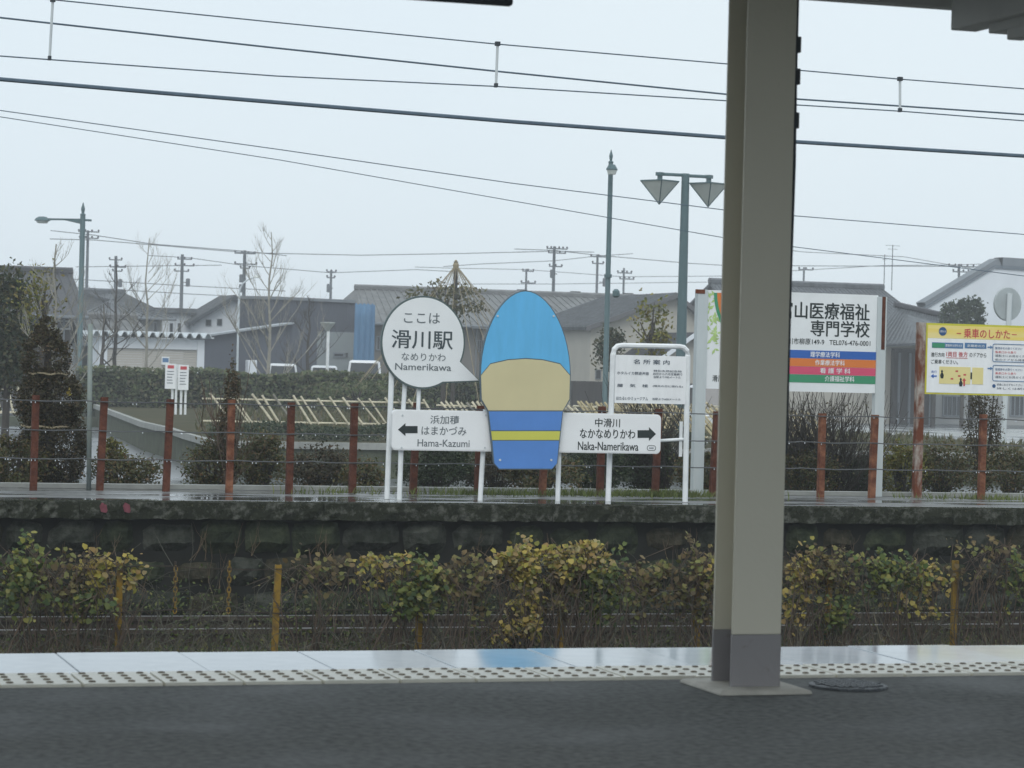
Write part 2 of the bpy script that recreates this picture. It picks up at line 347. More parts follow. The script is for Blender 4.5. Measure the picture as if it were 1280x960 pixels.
# the overhanging mossy edge, built as uneven blocks
x = .5; k = 0
while x < 18:
    L = R.uniform(.9, 1.3); e = MB(); nn = 14; prof = []
    o0 = len(e.v); y_ = YE + R.uniform(-.008, .008)
    for i in range(nn+1):
        xx = x + (L-.006)*i/nn; j = lambda a: R.uniform(-a, a)
        e.v += [(xx, y_+j(.014), ZP-.155+j(.008)), (xx, y_+j(.016), ZP-.08+j(.01)), (xx, y_+.012+j(.01), ZP-.005+j(.006)), (xx, YE+.14, ZP+.004), (xx, YE+.14, ZP-.15)]
    for i in range(nn):
        for q in range(5): e.f.append((o0+i*5+q, o0+i*5+(q+1) % 5, o0+(i+1)*5+(q+1) % 5, o0+(i+1)*5+q)); e.mi.append(0)
    e.f += [tuple(range(o0, o0+5)), tuple(range(o0+nn*5, o0+nn*5+5))]; e.mi += [0, 0]
    e.build('edge_block', M_MOSSC, old); x += L
def stone(x0, x1, z0, z1, m):
    b = MB(); nx, nz = 4, 3; y = YE+.10+R.uniform(-.03, .04); vs = []
    for j in range(nz+1):
        for i in range(nx+1):
            u, v = i/nx, j/nz; ed = 1 if (0 < i < nx and 0 < j < nz) else 0
            cr = .09*min(x1-x0, z1-z0) if i in (0, nx) and j in (0, nz) else 0
            vs.append((x0+(x1-x0)*u+R.uniform(-.012, .012)+(cr if i == 0 else -cr if i == nx else 0), y-.05*ed*R.uniform(.5, 1.4)+(.03 if not ed else 0), z0+(z1-z0)*v+R.uniform(-.012, .012)+(cr*.6 if j == 0 else -cr*.6 if j == nz else 0)))
    fs = [(j*(nx+1)+i, j*(nx+1)+i+1, (j+1)*(nx+1)+i+1, (j+1)*(nx+1)+i) for j in range(nz) for i in range(nx)]
    b.add(vs, fs); b.build('stone', m, old)
for row, (za, zb) in enumerate(((-.235, -.555), (-.57, -.86), (-.875, -1.16))):
    x = 1.2 + row*.17
    while x < 16:
        L = R.uniform(.30, .60); stone(x, x+L-.014, zb+R.uniform(0, .018), za-R.uniform(0, .035), R.choice(M_STONE)); x += L
# beyond the platform: planting bed, plaza, planter
struct(MB().box(X0-20, X1+40, 25.87, 29.4, -1.2, -.36).build('planting_bed', M_SOIL))
struct(MB().box(-60, 220, 29.45, 420, -1.3, -1.0).build('plaza', M_PLAZA))
YB = 50
pa, pb_, pc = gz(268, 556, -.4), gz(196, 537, -.4), gz(178, 531, -.4)
pl_poly = [(pa.x, pa.y), (pa.x+22, pa.y), (pa.x+22, 98), (pc.x+3.5, 98), (pc.x+.3, pc.y+3), (pc.x, pc.y), (pb_.x+.1, pb_.y-1.2), (gz(230, 545, -.4).x, gz(230, 545, -.4).y)]
planter = struct(MB().deck(pl_poly, -1.05, -.4).build('planter', M_PLANT))
cxp = sum(p[0] for p in pl_poly)/len(pl_poly); cyp = sum(p[1] for p in pl_poly)/len(pl_poly)
MB().deck([(cxp+(x-cxp)*.985, cyp+(y-cyp)*.985) for x, y in pl_poly], -.42, -.392).build('lawn', M_SOIL, planter)
cpk = MB(); m_ = len(pl_poly)
for i in range(m_):
    a, b = pl_poly[i], pl_poly[(i+1) % m_]
    if i in (1, 2): continue
    cpk.tube([(a[0], a[1], -.385), (b[0], b[1], -.385)], .09, 4)
cpk.build('planter_coping', M_KERB, planter)
q0, q1 = gz(60, 533, -1).x, gz(195, 526, -1).x
for i, (ax, bx_) in enumerate(((60, 196),)):
    a = gz(ax-120, 523, -.75); b = gz(bx_, 523, -.75)
    struct(MB().box(a.x, b.x, 82, 83, -1.05, -.72).build('low_wall', M_PLANT))
# road beyond on the right
a = gz(980, 580, -1); b = gz(1400, 545, -1)
struct(MB().box(a.x-1, a.x+40, 62, 63, -1.02, -.86).build('road_kerb', M_KERB))
struct(MB().box(a.x-1, a.x+50, 63.05, 98, -1.02, -.88).build('pavement', wetmat('pale wet pavement', (.30, .31, .30), (.22, .24, .25), .3, .4, .6, .4, .12, .2, 6)))

# ---------------------------------------------------------------- canopy and column
YC = 9.28
c0, c1, _, _ = pbox(919, 600, 980, 700, YC)
col = thing('canopy_column', ((c0+c1)/2, YC+.1, .0), 'tall beige steel H column with grey painted foot standing on the near platform', 'column')
FT = at(950, 793, YC).z
def hsec(z0, z1, name, m, d=0):
    b = MB(); b.box(c0-d, c1+d, YC-d, YC+.013+d, z0, z1); b.box(c0-d, c1+d, YC+.187-d, YC+.2+d, z0, z1); xm = (c0+c1)/2
    b.box(xm-.005-d, xm+.005+d, YC+.0135+d, YC+.1865-d, z0, z1); return b.build(name, m, col, bevel=.003)
hsec(FT, 2.78, 'shaft', M_COL); hsec(.015, FT-.001, 'painted_foot', M_COLG, .0012)
fa = gz(866, 862, 0); fb = gz(1006, 872, 0)
b = MB(); xm = (c0+c1)/2; v = []
for (ex, ey, z) in ((.19, .21, 0), (.185, .205, .014), (.165, .185, .02)):
    v += [(xm-ex, YC+.1-ey, z), (xm+ex, YC+.1-ey, z), (xm+ex, YC+.1+ey, z), (xm-ex, YC+.1+ey, z)]
b.add(v, [(0,3,2,1), (8,9,10,11)] + [(i+4*k, (i+1) % 4+4*k, (i+1) % 4+4*k+4, i+4*k+4) for k in (0, 1) for i in range(4)])
b.build('footing', mat('pale concrete footing', (.50, .48, .43), .8, .18, 8, .3, 40), col, bevel=.006)
b = MB(); xr = c1+.012
b.tube([(xr, YC+.03, 2.78), (xr, YC+.03, 2.35), (xr+.004, YC+.03, 2.0), (xr, YC+.03, 1.6), (xr, YC+.03, .9)], .008, 6)
cb = b.build('cable', M_DARKM, col)
for py in (55, 95, 150): z = at(998, py, YC).z; MB().box(c1+.001, c1+.026, YC+.012, YC+.05, z-.03, z+.03).build('cable_clip', M_DARKM, col)
can = thing('platform_canopy', (6, 6, 2.7), 'platform canopy roof with pale underside, its edge along the top of the picture', 'canopy')
zc = at(1100, 5, 10.3).z
MB().box(X0, X1, 5.2, 10.25, zc+.10, zc+.16).build('roof_deck', M_CANOPY, can)
MB().box(X0, X1, 10.26, 10.34, zc, zc+.22).build('edge_beam', M_CANOPY, can)
for (px, py0, py1, Y, wx) in ((1188, 8, 38, 10.0, .12), (1235, 24, 42, 9.75, .09), (1258, 34, 50, 9.6, .07)):
    p = at(px, py1, Y); b = MB(); b.box(p.x, p.x+wx, 5.2, Y, p.z, zc+.099); b.build('cross_beam', M_CANOPY, can, bevel=.006)
p0, p1 = at(560, 1, 8.9), at(640, 1, 8.9)
la = thing('strip_light', tuple(at(600, -8, 8.9)), 'dark strip light whose tip shows at the top edge above the round-topped board', 'lamp')
MB().tube([(p0.x-.6, 8.9, p0.z+.012), (p1.x-.01, 8.9, p0.z+.012), (p1.x, 8.9, p0.z+.012)], [.018, .018, .012], 10).build('tube', M_DARKM, la)
MB().box(p0.x-.6, p1.x-.05, 8.87, 8.93, p0.z+.031, zc+.099).build('housing', M_CANOPY, la)
mh = gz(1060, 859, 0); mhc = thing('drain_cover', (mh.x, mh.y, 0), 'dark oval cast iron cover set in the asphalt right of the column foot', 'drain cover')
b = MB(); b.lathe((mh.x, mh.y, 0), [(.152, .001), (.152, .010), (.144, .012)], 28); b.build('rim', M_IRON, mhc)
b = MB()
for i in range(-5, 6):
    for j in range(-5, 6):
        if i*i+j*j < 26: b.box(mh.x+i*.025-.009, mh.x+i*.025+.009, mh.y+j*.025-.009, mh.y+j*.025+.009, .012, .017)
stuff(b.build('tread', M_IRON, mhc))

# ---------------------------------------------------------------- overhead lines
GW = 'overhead line wires above the tracks'
def wire(name, pts, Y, r, m, label, group, cat='wire', n=10):
    P = [at(px, py, Y) for px, py in pts]; d = (P[-1]-P[0]); d = d/d.length
    P = [P[0]-d*2.5] + P + [P[-1]+d*2.5]
    return tag(MB().tube(P, r, 6).build(name, m), label, cat, group)
YT = 21.95
def line(x, a): return a[0][1]+(a[1][1]-a[0][1])*(x-a[0][0])/(a[1][0]-a[0][0])
cat_ = thing('catenary', tuple(at(621, 108, YT)), 'pair of railway overhead wires joined by short droppers, highest across the sky', 'overhead line', GW)
up_ = [(-200, -25), (70, 0), (345, 28), (620, 55), (910, 80), (1126, 99), (1280, 111), (1500, 129)]; lo_ = [(-200, 56), (0, 70), (345, 95), (620, 108), (910, 126), (1126, 139), (1280, 151), (1500, 166)]
MB().tube([at(x, y, YT) for x, y in up_], .0056, 6).build('messenger_wire', M_CABLE, cat_)
MB().tube([at(x, y, YT) for x, y in lo_], .0056, 6).build('contact_wire', M_CABLE, cat_)
for xa, ya, xb, yb in ((66, 0, 62, 73), (622, 55, 620, 107), (1125, 99, 1125, 138)):
    b = MB(); A, B = at(xa, ya, YT), at(xb, yb, YT); b.tube([A, B], .012, 6); d = b.build('dropper', M_GREYP, cat_)
    MB().box(B.x-.013, B.x+.013, YT-.02, YT+.02, B.z-.015, B.z+.02).build('clamp', M_DARKM, d); MB().box(A.x-.02, A.x+.02, YT-.02, YT+.02, A.z-.015, A.z+.02).build('clamp', M_DARKM, d)
wire('feeder_wire', [(0, 22), (345, 60), (620, 89), (910, 118), (1280, 143)], YT+.5, .008, M_CABLE, 'thin overhead wire running between the two dropper-joined railway wires', GW)
wire('signal_cable', [(0, 99), (200, 116), (420, 134), (640, 152), (910, 172), (1280, 195)], 26.2, .021, M_CABLE, 'thickest dark cable slanting across the sky below the railway wires', GW, 'cable')
wire('telephone_wire', [(0, 138), (350, 187), (640, 229), (910, 263), (1280, 293)], 34, .0062, M_CABLE, 'thin upper wire of the lone pair sloping down behind the lamp heads', 'pair of thin sloping wires')
wire('telephone_wire', [(0, 146), (350, 200), (640, 251), (910, 298), (1280, 345)], 34.3, .0055, M_CABLE, 'thin lower wire of the lone pair, sloping more steeply towards the column', 'pair of thin sloping wires')

# ---------------------------------------------------------------- rusty wire fence at the back of the old platform
YF = 25.35
fp = at(42, 615, YF)
fen = thing('wire_fence', (fp.x, YF, ZP), 'low fence of rusty red angle-iron posts and thin wires along the old platform', 'fence')
zt = at(287, 500, YF).z; xs = [42, 125, 208, 287, 362, 441, 517, 598, 679, 751, 820, 892, 960, 1027, 1091, 1228, 1296, 1364]
xs = [-128, -43] + xs
for i, px in enumerate(xs):
    p = at(px, 612, YF); b = MB(); lean = R.uniform(.0, .028); h = zt+R.uniform(-.025, .02)
    b.box(0, .066, 0, .007, 0, 1); b.box(0, .007, .0072, .055, 0, 1)
    b.v = [(p.x-.033+x+lean*z, YF+y+R.uniform(-.001, .001), ZP-.02+z*(h-ZP+.02)) for x, y, z in b.v]
    b.build('fence_post', M_RUST if px < 950 and i % 5 else mat('light rusty steel', (.105, .036, .020), .9, .3, 7, .5, 40, .2, col2=(.30, .135, .075), thr=(.42, .72)), fen)
for py in (500, 536.5, 572.5):
    z = at(60, py, YF).z; b = MB(); pts = []
    xa, xb = at(-200, 500, YF).x, at(1480, 500, YF).x
    for k in range(121):
        u = k/120; pts.append((xa+(xb-xa)*u, YF-.008, z-.010*abs(math.sin(u*math.pi*19))+R.uniform(-.002, .002)))
    b.tube(pts, .006, 5); wv = b.build('fence_wire', M_WIRE, fen)
    d = MB()                                          # drops of rain hanging on the wire
    for k in range(64):
        q = R.uniform(0, 1); i = int(q*119); d.lathe((pts[i][0]+R.uniform(-.04, .04), YF-.008, pts[i][2]-.017), [(.001, -.006), (.006, 0), (.004, .006), (.001, .011)], 5)
    stuff(d.build('raindrop', mat('water drop', (.55, .6, .65), .05, .02, spec=.8), wv))
pp = at(113, 405, YF+.15); b = MB().tube([(at(111, 612, YF+.15).x, YF+.15, ZP-.02), (pp.x, YF+.15, pp.z)], .024, 8)
tag(b.build('thin_pipe', mat('grey blue pipe', (.17, .21, .23), .6, .25, 4, col2=(.24, .27, .22)), smooth=True), 'slim grey-blue pipe standing upright among the fence posts beside the clipped dark shrub', 'pipe')

# ---------------------------------------------------------------- signs on the old platform
YS = 24.15
def leg(px, y0, x1, y1, Y, r, parent, m=M_WTUBE, name='leg', n=8):
    a, b_ = at(px, y0, Y), at(x1, y1, Y); b_.z = max(b_.z, ZP+.001) if y1 > 600 else b_.z
    if y1 > 600: b_.z = ZP
    return MB().tube([a, b_], r, n).build(name, m, parent, smooth=False)
def plate(box, Y, th, rad, name, m, parent, bevel=.004):
    x0, x1, z0, z1 = pbox(*box, Y); return MB().slab(rrect(x0, x1, z0, z1, rad), Y, Y+th).build(name, m, parent)
def bar(box, Y, name, m, parent):
    x0, x1, z0, z1 = pbox(*box, Y); return MB().box(x0, x1, Y, Y+.002, z0, z1).build(name, m, parent)
c = at(658, 628, YS)
nb = thing('station_name_sign', (c.x, YS, ZP), 'long white station name board with black arrows at both ends on thin white legs', 'sign')
def quadplate(pts, Y, th, name, m, parent):
    P = [at(x, y, Y) for x, y in pts]; return MB().slab([(p.x, p.z) for p in P], Y, Y+th).build(name, m, parent)
bx0, bx1, bz0, bz1 = pbox(490, 515, 826, 565, YS)
plate((490, 515, 826, 565), YS, .045, .045, 'board', M_WHITE, nb)
plate((491.2, 516.2, 824.8, 563.8), YS-.003, .0025, .04, 'board_face', mat('white board face', (.82, .84, .85), .3, .04, 2), nb)
for px, x1 in ((503, 499), (607, 600), (700, 697)): leg(px, 512, x1, 630, YS+.06, .024, nb)
TY = YS-.0055
text('中滑川', (744, 523, 775, 534), TY, nb, M_INK, .012); text('なかなめりかわ', (725, 536.5, 794, 548), TY, nb, M_INK, .014); text('Naka-Namerikawa', (722.5, 552.5, 798, 563), TY, nb, M_INK, .012)
text('浜加積', (538, 519.5, 574, 530), TY, nb, M_INKV, .008); text('はまかづみ', (527, 533, 583, 544), TY, nb, M_INKV, .008); text('Hama-Kazumi', (522, 549.5, 587, 558.5), TY, nb, M_INKV, .006)
def arrow(x0, x1, y, hy, sy_, right, name='arrow'):
    xa = x1-(x1-x0)*.38 if right else x0+(x1-x0)*.38
    pts = [(x0, y-sy_), (xa, y-sy_), (xa, y-hy), (x1, y), (xa, y+hy), (xa, y+sy_), (x0, y+sy_)] if right else [(x1, y-sy_), (xa, y-sy_), (xa, y-hy), (x0, y), (xa, y+hy), (xa, y+sy_), (x1, y+sy_)]
    quadplate(pts, TY, .002, name, M_INK, nb)
arrow(497.5, 522, 537, 8, 4.5, False); arrow(797, 820, 542.5, 8.5, 4.8, True)
ob = MB(); x0, x1, z0, z1 = pbox(809, 557, 819.5, 563, YS-.004); r1 = rrect(x0, x1, z0, z1, .02); ob.tube([(x, YS-.004, z) for x, z in r1+r1[:1]], .003, 4); ob.build('maker_mark', M_INK, nb)
bar((811.5, 559.5, 817, 560.6), TY, 'maker_lettering', M_INKG, nb)
# round greeting sign
YR = YS+.13
ct = at(529, 428, YR); rd = 53.5*pxm(YR, 529)
gs = thing('round_greeting_sign', (ct.x, YR, ZP), 'white speech-bubble sign with grey rim and Japanese lettering, left of the tall blue board', 'sign')
tip = at(600, 477, YR)
def bubble(k):
    out = []
    for i in range(60):
        t = 2*math.pi*i/60; out.append((t, ct.x+rd*k*math.cos(t)*.985, ct.z+rd*k*math.sin(t)*1.05))
    o2 = []; ins = False
    for t, x, z in out:
        a = math.degrees(t)-360
        if -55 < a < -26:
            if not ins: ins = True; o2.append((tip.x-(1-k)*.35, tip.z+(1-k)*.28))
            continue
        o2.append((x, z))
    return o2
MB().slab(bubble(1), YR, YR+.03).build('rim', mat('grey green rim paint', (.085, .12, .12), .5, .1), gs)
MB().slab(bubble(.962), YR-.003, YR-.0005).build('panel', mat('pale grey board face', (.78, .81, .82), .35, .04, 2), gs)
for px, x1 in ((490, 483.5),): leg(px, 455, x1, 630, YR+.05, .026, gs)
leg(524, 470, 522, 540, YR+.05, .02, gs); leg(506.5, 474, 501, 560, YR+.06, .022, gs)
TY2 = YR-.006
text('ここは', (505, 391, 550, 404), TY2, gs, M_INKV, .004); text('滑川駅', (489.5, 413, 566, 436), TY2, gs, mat('grey sign ink', (.055, .075, .085), .5, .1), .010)
text('なめりかわ', (502, 441.5, 557, 451), TY2, gs, M_INKV, .004); text('Namerikawa', (494, 454.5, 564, 463), TY2, gs, M_INKV, .010)
# plain round-topped cut-out board in place of the picture board
YK = YS-.06
ck = at(657, 590, YK)
kb = thing('cutout_board', (ck.x, YK, bz0), 'tall plain round-topped cutout board painted light blue, cream and mid blue', 'cutout board')
def arcpoly(xa, xb, ytop, ybase, n=26, e=2.3):
    xm, h = (xa+xb)/2, (xb-xa)/2; out = []
    for i in range(n+1):
        t = math.pi*i/n; c_, s_ = math.cos(t), math.sin(t)
        out.append((xm-h*math.copysign(abs(c_)**(2/e), c_), ybase-(ybase-ytop)*abs(s_)**(2/e)))
    return out
def pts2(P, Y): return [(q.x, q.z) for q in (at(x, y, Y) for x, y in P)]
MB().slab(pts2(arcpoly(600, 713.5, 363, 468, e=1.9)+[(712.5, 500), (704, 514), (697, 579), (690, 587), (624, 587), (617, 579), (610, 514), (601, 500)], YK), YK, YK+.03).build('backing', mat('grey board edge', (.10, .14, .17), .6, .1), kb)
MB().slab(pts2(arcpoly(601.3, 712.3, 364.3, 468, e=1.9)+[(700, 454), (678, 449), (657, 447.5), (635, 449), (613, 454)][0:], YK), YK-.003, YK-.0006).build('upper_field', M_LBLUE, kb)
MB().slab(pts2([(601.3, 469.5), (613, 455.2), (635, 450.2), (657, 448.7), (678, 450.2), (700, 455.2), (712.3, 469.5), (711.5, 499), (703.5, 513), (610.5, 513), (602.3, 499)], YK), YK-.003, YK-.0006).build('middle_field', M_CREAM, kb)
MB().slab(pts2([(611, 514.3), (703, 514.3), (700.3, 538), (613.7, 538)], YK), YK-.003, YK-.0006).build('lower_field', M_MBLUE, kb)
MB().slab(pts2([(613.9, 539), (700.1, 539), (698.9, 550), (615.2, 550)], YK), YK-.003, YK-.0006).build('stripe', M_LIME, kb)
MB().slab(pts2([(615.4, 551), (698.7, 551), (696, 579), (690, 585.7), (624, 585.7), (618, 579)], YK), YK-.003, YK-.0006).build('lower_field', M_MBLUE, kb)
for px, py in ((622, 395), (692, 395), (625, 575), (689, 575)):
    p = at(px, py, YK-.004); MB().tube([(p.x, YK-.010, p.z), (p.x, YK-.003, p.z)], .011, 8).build('bolt', M_GREYP, kb)
for px in (503, 607, 700):
    for py in (519, 559.5):
        p = at(px-(py-519)*.03, py, YS); MB().tube([(p.x, YS-.009, p.z), (p.x, YS-.003, p.z)], .009, 8).build('bolt', M_GREYP, nb)
# tube-framed place guide
YI = YS+.12
ci = at(812, 628, YI)
ig = thing('place_guide_sign', (ci.x, YI, ZP), 'white tube-framed sign with rows of small print, standing right of the cutout board', 'sign')
L0, T0, T1, R0_ = at(760, 630, YI), at(766.5, 431.5, YI), at(860, 433.5, YI), at(856.5, 622, YI)
fr = [Vector((L0.x, YI, ZP)), Vector((T0.x, YI, T0.z-.09)), Vector((T0.x+.012, YI, T0.z-.04)), Vector((T0.x+.045, YI, T0.z-.008)), Vector((T0.x+.09, YI, T0.z)), Vector((T1.x-.09, YI, T1.z)), Vector((T1.x-.045, YI, T1.z-.008)), Vector((T1.x-.012, YI, T1.z-.04)), Vector((T1.x, YI, T1.z-.09)), Vector((R0_.x, YI, ZP))]
MB().tube(fr, .027, 8).build('frame', M_WTUBE, ig)
plate((769, 444.5, 857.5, 504.5), YI-.02, .02, .004, 'panel', M_WHITE, ig)
TY3 = YI-.0235
text('名 所 案 内', (792, 449.5, 837, 455.5), TY3, ig, M_INKG, .01)
for s_, bx_ in (('ホタルイカ群遊海面', (771.5, 464.5, 811, 468.5)), ('蜃　気　楼', (771.5, 480, 810, 484)), ('ほたるいかミュージアム', (770.5, 496, 810, 500.2)), ('特別天然記念物', (817, 462.5, 852, 465.3)), ('四月から六月定置網で', (816.5, 466.2, 853, 469.2)), ('当駅より700メートル', (817, 470, 851, 473)), ('(晴天の日に現れる)', (816, 481.5, 853.5, 484.5)), ('当駅より600メートル', (815.5, 497.5, 851, 500.5))):
    text(s_, bx_, TY3, ig, M_INKG, .008)
leg(822, 551, 856, 549, YI+.03, .016, ig, name='cross_bar')
x0, x1, z0, z1 = pbox(851, 527, 854.5, 571, YI); MB().box(x0, x1, YI+.03, YI+.045, z0, z1).build('clamp_plate', M_WTUBE, ig)
# large advertising board behind the column
YA = 25.7
ca = at(990, 616, YA)
ad = thing('advertising_board', (ca.x, YA, ZP), 'wide advertising hoarding partly behind the column, school lettering over four coloured bars', 'billboard')
def post(x0, x1, y0, y1, Y, d, m, parent, name='post'):
    a0, a1, zz, z1 = pbox(x0, y0, x1, y1, Y); dx = at((x0+x1)/2, y1, Y).x-at((x0+x1)/2, (y0+y1)/2, Y).x
    return MB().box(a0, a1, Y, Y+d, ZP-.01, z1).build(name, m, parent, bevel=.004)
post(869.5, 882.5, 362, 614, YA-.02, .09, mat('weathered post paint', (.42, .48, .50), .5, .15, 2, col2=(.56, .60, .60), stretch=(1, 1, .3)), ad)
post(1094.5, 1106, 371, 617, YA-.02, .09, mat('weathered post paint', (.4, .4, .4)), ad)
b = MB(); x0, x1, z0, z1 = pbox(1102.2, 371, 1106.2, 437, YA-.021); b.box(x0, x1+.002, YA-.024, YA-.0205, z0, z1); b.build('rust_patch', M_RUST, ad)
b = MB(); x0, x1, z0, z1 = pbox(869.3, 361.7, 881, 367, YA-.021); b.box(x0, x1+.002, YA-.024, YA-.0205, z0, z1); b.build('rust_patch', M_RUSTP, ad)
plate((882.5, 363.5, 950, 486.5), YA, .05, .004, 'panel', mat('white hoarding paint', (.74, .77, .78), .4, .08, 1.2), ad)
plate((950.4, 366.5, 1096.5, 490), YA, .05, .004, 'panel', MATS['white hoarding paint'], ad)
TA = YA-.003
for (r0, r1, m) in ((68.5, 72.5, M_GREEN), (61.5, 68.5, M_ORANGE), (57, 61.5, mat('magenta print', (.55, .10, .22), .5, .05)), (44, 57, mat('violet print', (.16, .12, .4), .5, .05))):
    P = []; cx_, cyy = 965, 366
    angs = [math.radians(180-78*i/16) for i in range(17)]
    P = [(max(cx_+r1*math.cos(a)*1.0, 884), cyy+r1*1.12*math.sin(a)) for a in angs if cx_+r1*math.cos(a) < 949] 
    Q = [(max(cx_+r0*math.cos(a)*1.0, 884), cyy+r0*1.12*math.sin(a)) for a in angs if cx_+r0*math.cos(a) < 949]
    n_ = min(len(P), len(Q)); b = MB(); vs = [(p.x, TA, p.z) for p in (at(x, y, TA) for x, y in P[:n_]+Q[:n_])]
    b.add(vs, [(i, i+1, n_+i+1, n_+i) for i in range(n_-1)]); b.build('colour_band', m, ad)
b = MB()
for k in range(42):
    x, y = R.uniform(884.5, 900), R.uniform(366, 442); p = at(x, y, TA+.001); l_ = R.uniform(.02, .05); a = R.uniform(0, 3.1)
    b.add([(p.x+l_*math.cos(a), TA+.001-.00002*k, p.z+l_*math.sin(a)), (p.x+l_*.4*math.cos(a+1.5), TA+.001-.00002*k, p.z+l_*.4*math.sin(a+1.5)), (p.x-l_*math.cos(a), TA+.001-.00002*k, p.z-l_*math.sin(a)), (p.x-l_*.4*math.cos(a+1.5), TA+.001-.00002*k, p.z-l_*.4*math.sin(a+1.5))], [(0, 1, 2, 3)])
stuff(b.build('leaf_print', M_LEAFP, ad))
text('滑川', (890.5, 469, 903.5, 477), TA, ad, M_INK, .01)
text('富山医療福祉', (974, 378, 1087, 399), TA, ad, M_INK, .016); text('専門学校', (1013.5, 401, 1087, 421), TA, ad, M_INK, .016)
text('滑川市柳原149-9   TEL076-476-0001', (977, 423.5, 1088, 431.5), TA, ad, M_INK, .006)
for ya, yb, m, s_, tx in ((438, 448.3, M_BLUE, '理学療法学科', (1013, 1050)), (448.3, 458.5, M_ORANGE, '作業療法学科', (1019, 1056)), (458.5, 468.5, M_PINK, '看 護 学 科', (1025, 1063)), (468.5, 478.7, M_GREEN, '介護福祉学科', (1031, 1068))):
    bar((952, ya+.15, 1095.5, yb-.15), TA, 'coloured_bar', m, ad); text(s_, (tx[0], ya+1.7, tx[1], yb-1.5), TA-.003, ad, M_WHITE, .01)
# yellow boarding guide on the right
YG = 25.5
cg = at(1152, 616, YG)
bg_ = thing('boarding_guide_board', (cg.x, YG, ZP), 'yellow and white boarding guide board on a rusty post at the right edge', 'notice board')
a0, a1, _, z1 = pbox(1145.5, 403, 1154.5, 616, YG)
bpost = MB().box(a0, a1, YG-.01, YG+.06, ZP-.01, z1).build('post', M_RUSTP, bg_)
MB().box(at(1402, 450, YG).x, at(1410, 450, YG).x, YG-.01, YG+.06, ZP-.01, z1-.05).build('post', M_RUSTP, bg_)
XB = at(1400, 450, YG).x; p_ = at(1157, 448, YG); zt_, zb_ = at(1157, 403.5, YG).z, at(1157, 492.5, YG).z
MB().box(p_.x, XB, YG, YG+.04, zb_, zt_).build('panel', mat('yellow edge paint', (.56, .54, .05), .5, .1, 2), bg_)
MB().box(p_.x+.018, XB-.02, YG-.003, YG-.001, zb_+.018, zt_-.16).build('panel_face', M_WHITE, bg_)
MB().box(p_.x+.018, XB-.02, YG-.003, YG-.001, zt_-.158, zt_-.022).build('header', mat('yellow header print', (.80, .62, .10), .5, .06, 2, col2=(.80, .72, .42), stretch=(.3, 1, 4)), bg_)
TG = YG-.006
text('乗車のしかた', (1205, 411.5, 1262.5, 423), TG, bg_, M_RED, .012); bar((1196, 416.2, 1201.5, 417.2), TG, 'dash', M_RED, bg_); bar((1265, 417.8, 1271, 418.8), TG, 'dash', M_RED, bg_)
pc_ = at(1178.5, 414.2, TG); b = MB(); b.slab([(pc_.x+.046*math.cos(t*.3142), pc_.z+.046*math.sin(t*.3142)) for t in range(20)], TG, TG+.002); b.build('badge', M_NAVY, bg_)
text('お知らせ', (1174.5, 412.8, 1182.5, 415.6), TG-.002, bg_, M_WHITE, .01)
bar((1165, 428.3, 1204, 435.2), TG, 'heading_box', mat('steel blue print', (.08, .19, .36), .5, .05), bg_); bar((1206, 428.8, 1233, 435.6), TG, 'heading_box', MATS['steel blue print'], bg_)
bar((1165.5, 428.8, 1181, 434.7), TG-.001, 'heading_box', M_GREEN, bg_)
text('整理券をお持ちの方', (1182, 430.3, 1202.5, 433.6), TG-.003, bg_, M_WHITE, .008); text('定期券の方', (1209, 430.8, 1231, 434), TG-.003, bg_, M_WHITE, .008)
text('進行方向', (1164, 440.5, 1180.5, 446), TG, bg_, M_INK, .01); text('1両目 後方', (1183, 439.5, 1209.5, 446.2), TG, bg_, M_RED, .012); text('のドアから', (1212, 441, 1233, 446.6), TG, bg_, M_INK, .008)
text('ご乗車ください。', (1164, 449.5, 1197.5, 455), TG, bg_, M_INK, .008); bar((1183, 447.2, 1209.5, 447.8), TG, 'underline', M_RED, bg_)
bar((1174, 458.5, 1213, 480), TG, 'diagram', M_PALEY, bg_); bar((1215.2, 459.5, 1229, 480.5), TG, 'diagram', M_PALEY, bg_); bar((1213.2, 465.5, 1215, 474), TG-.001, 'diagram_door', M_INK, bg_)
quadplate([(1163.5, 470), (1167, 467.3), (1167, 469.2), (1171, 469.2), (1171, 470.9), (1167, 470.9), (1167, 472.8)], TG, .002, 'small_arrow', M_BLUE, bg_); text('進行', (1164, 463, 1171, 466), TG, bg_, M_BLUE, .0)
quadplate([(1204.2, 482.5), (1204.2, 476), (1202.6, 476), (1205.2, 472.5), (1207.8, 476), (1206.2, 476), (1206.2, 482.5)], TG-.001, .0008, 'small_arrow', M_RED, bg_)
for (hx, hy, m) in ((1177.5, 464, M_INK), (1201, 474, M_INK)):
    quadplate([(hx-1.5, hy), (hx, hy-2), (hx+1.5, hy), (hx+.8, hy+1.4), (hx+2.4, hy+5), (hx+1.5, hy+9), (hx-1.5, hy+9), (hx-2.4, hy+5), (hx-.8, hy+1.4)], TG-.001, .0008, 'figure_mark', m, bg_)
for (rx, ry) in ((1196, 464), (1199, 470), (1190, 473.5), (1206, 468.5)): bar((rx-1.6, ry-1, rx+1.6, ry+1), TG-.001, 'small_mark', M_RED, bg_)
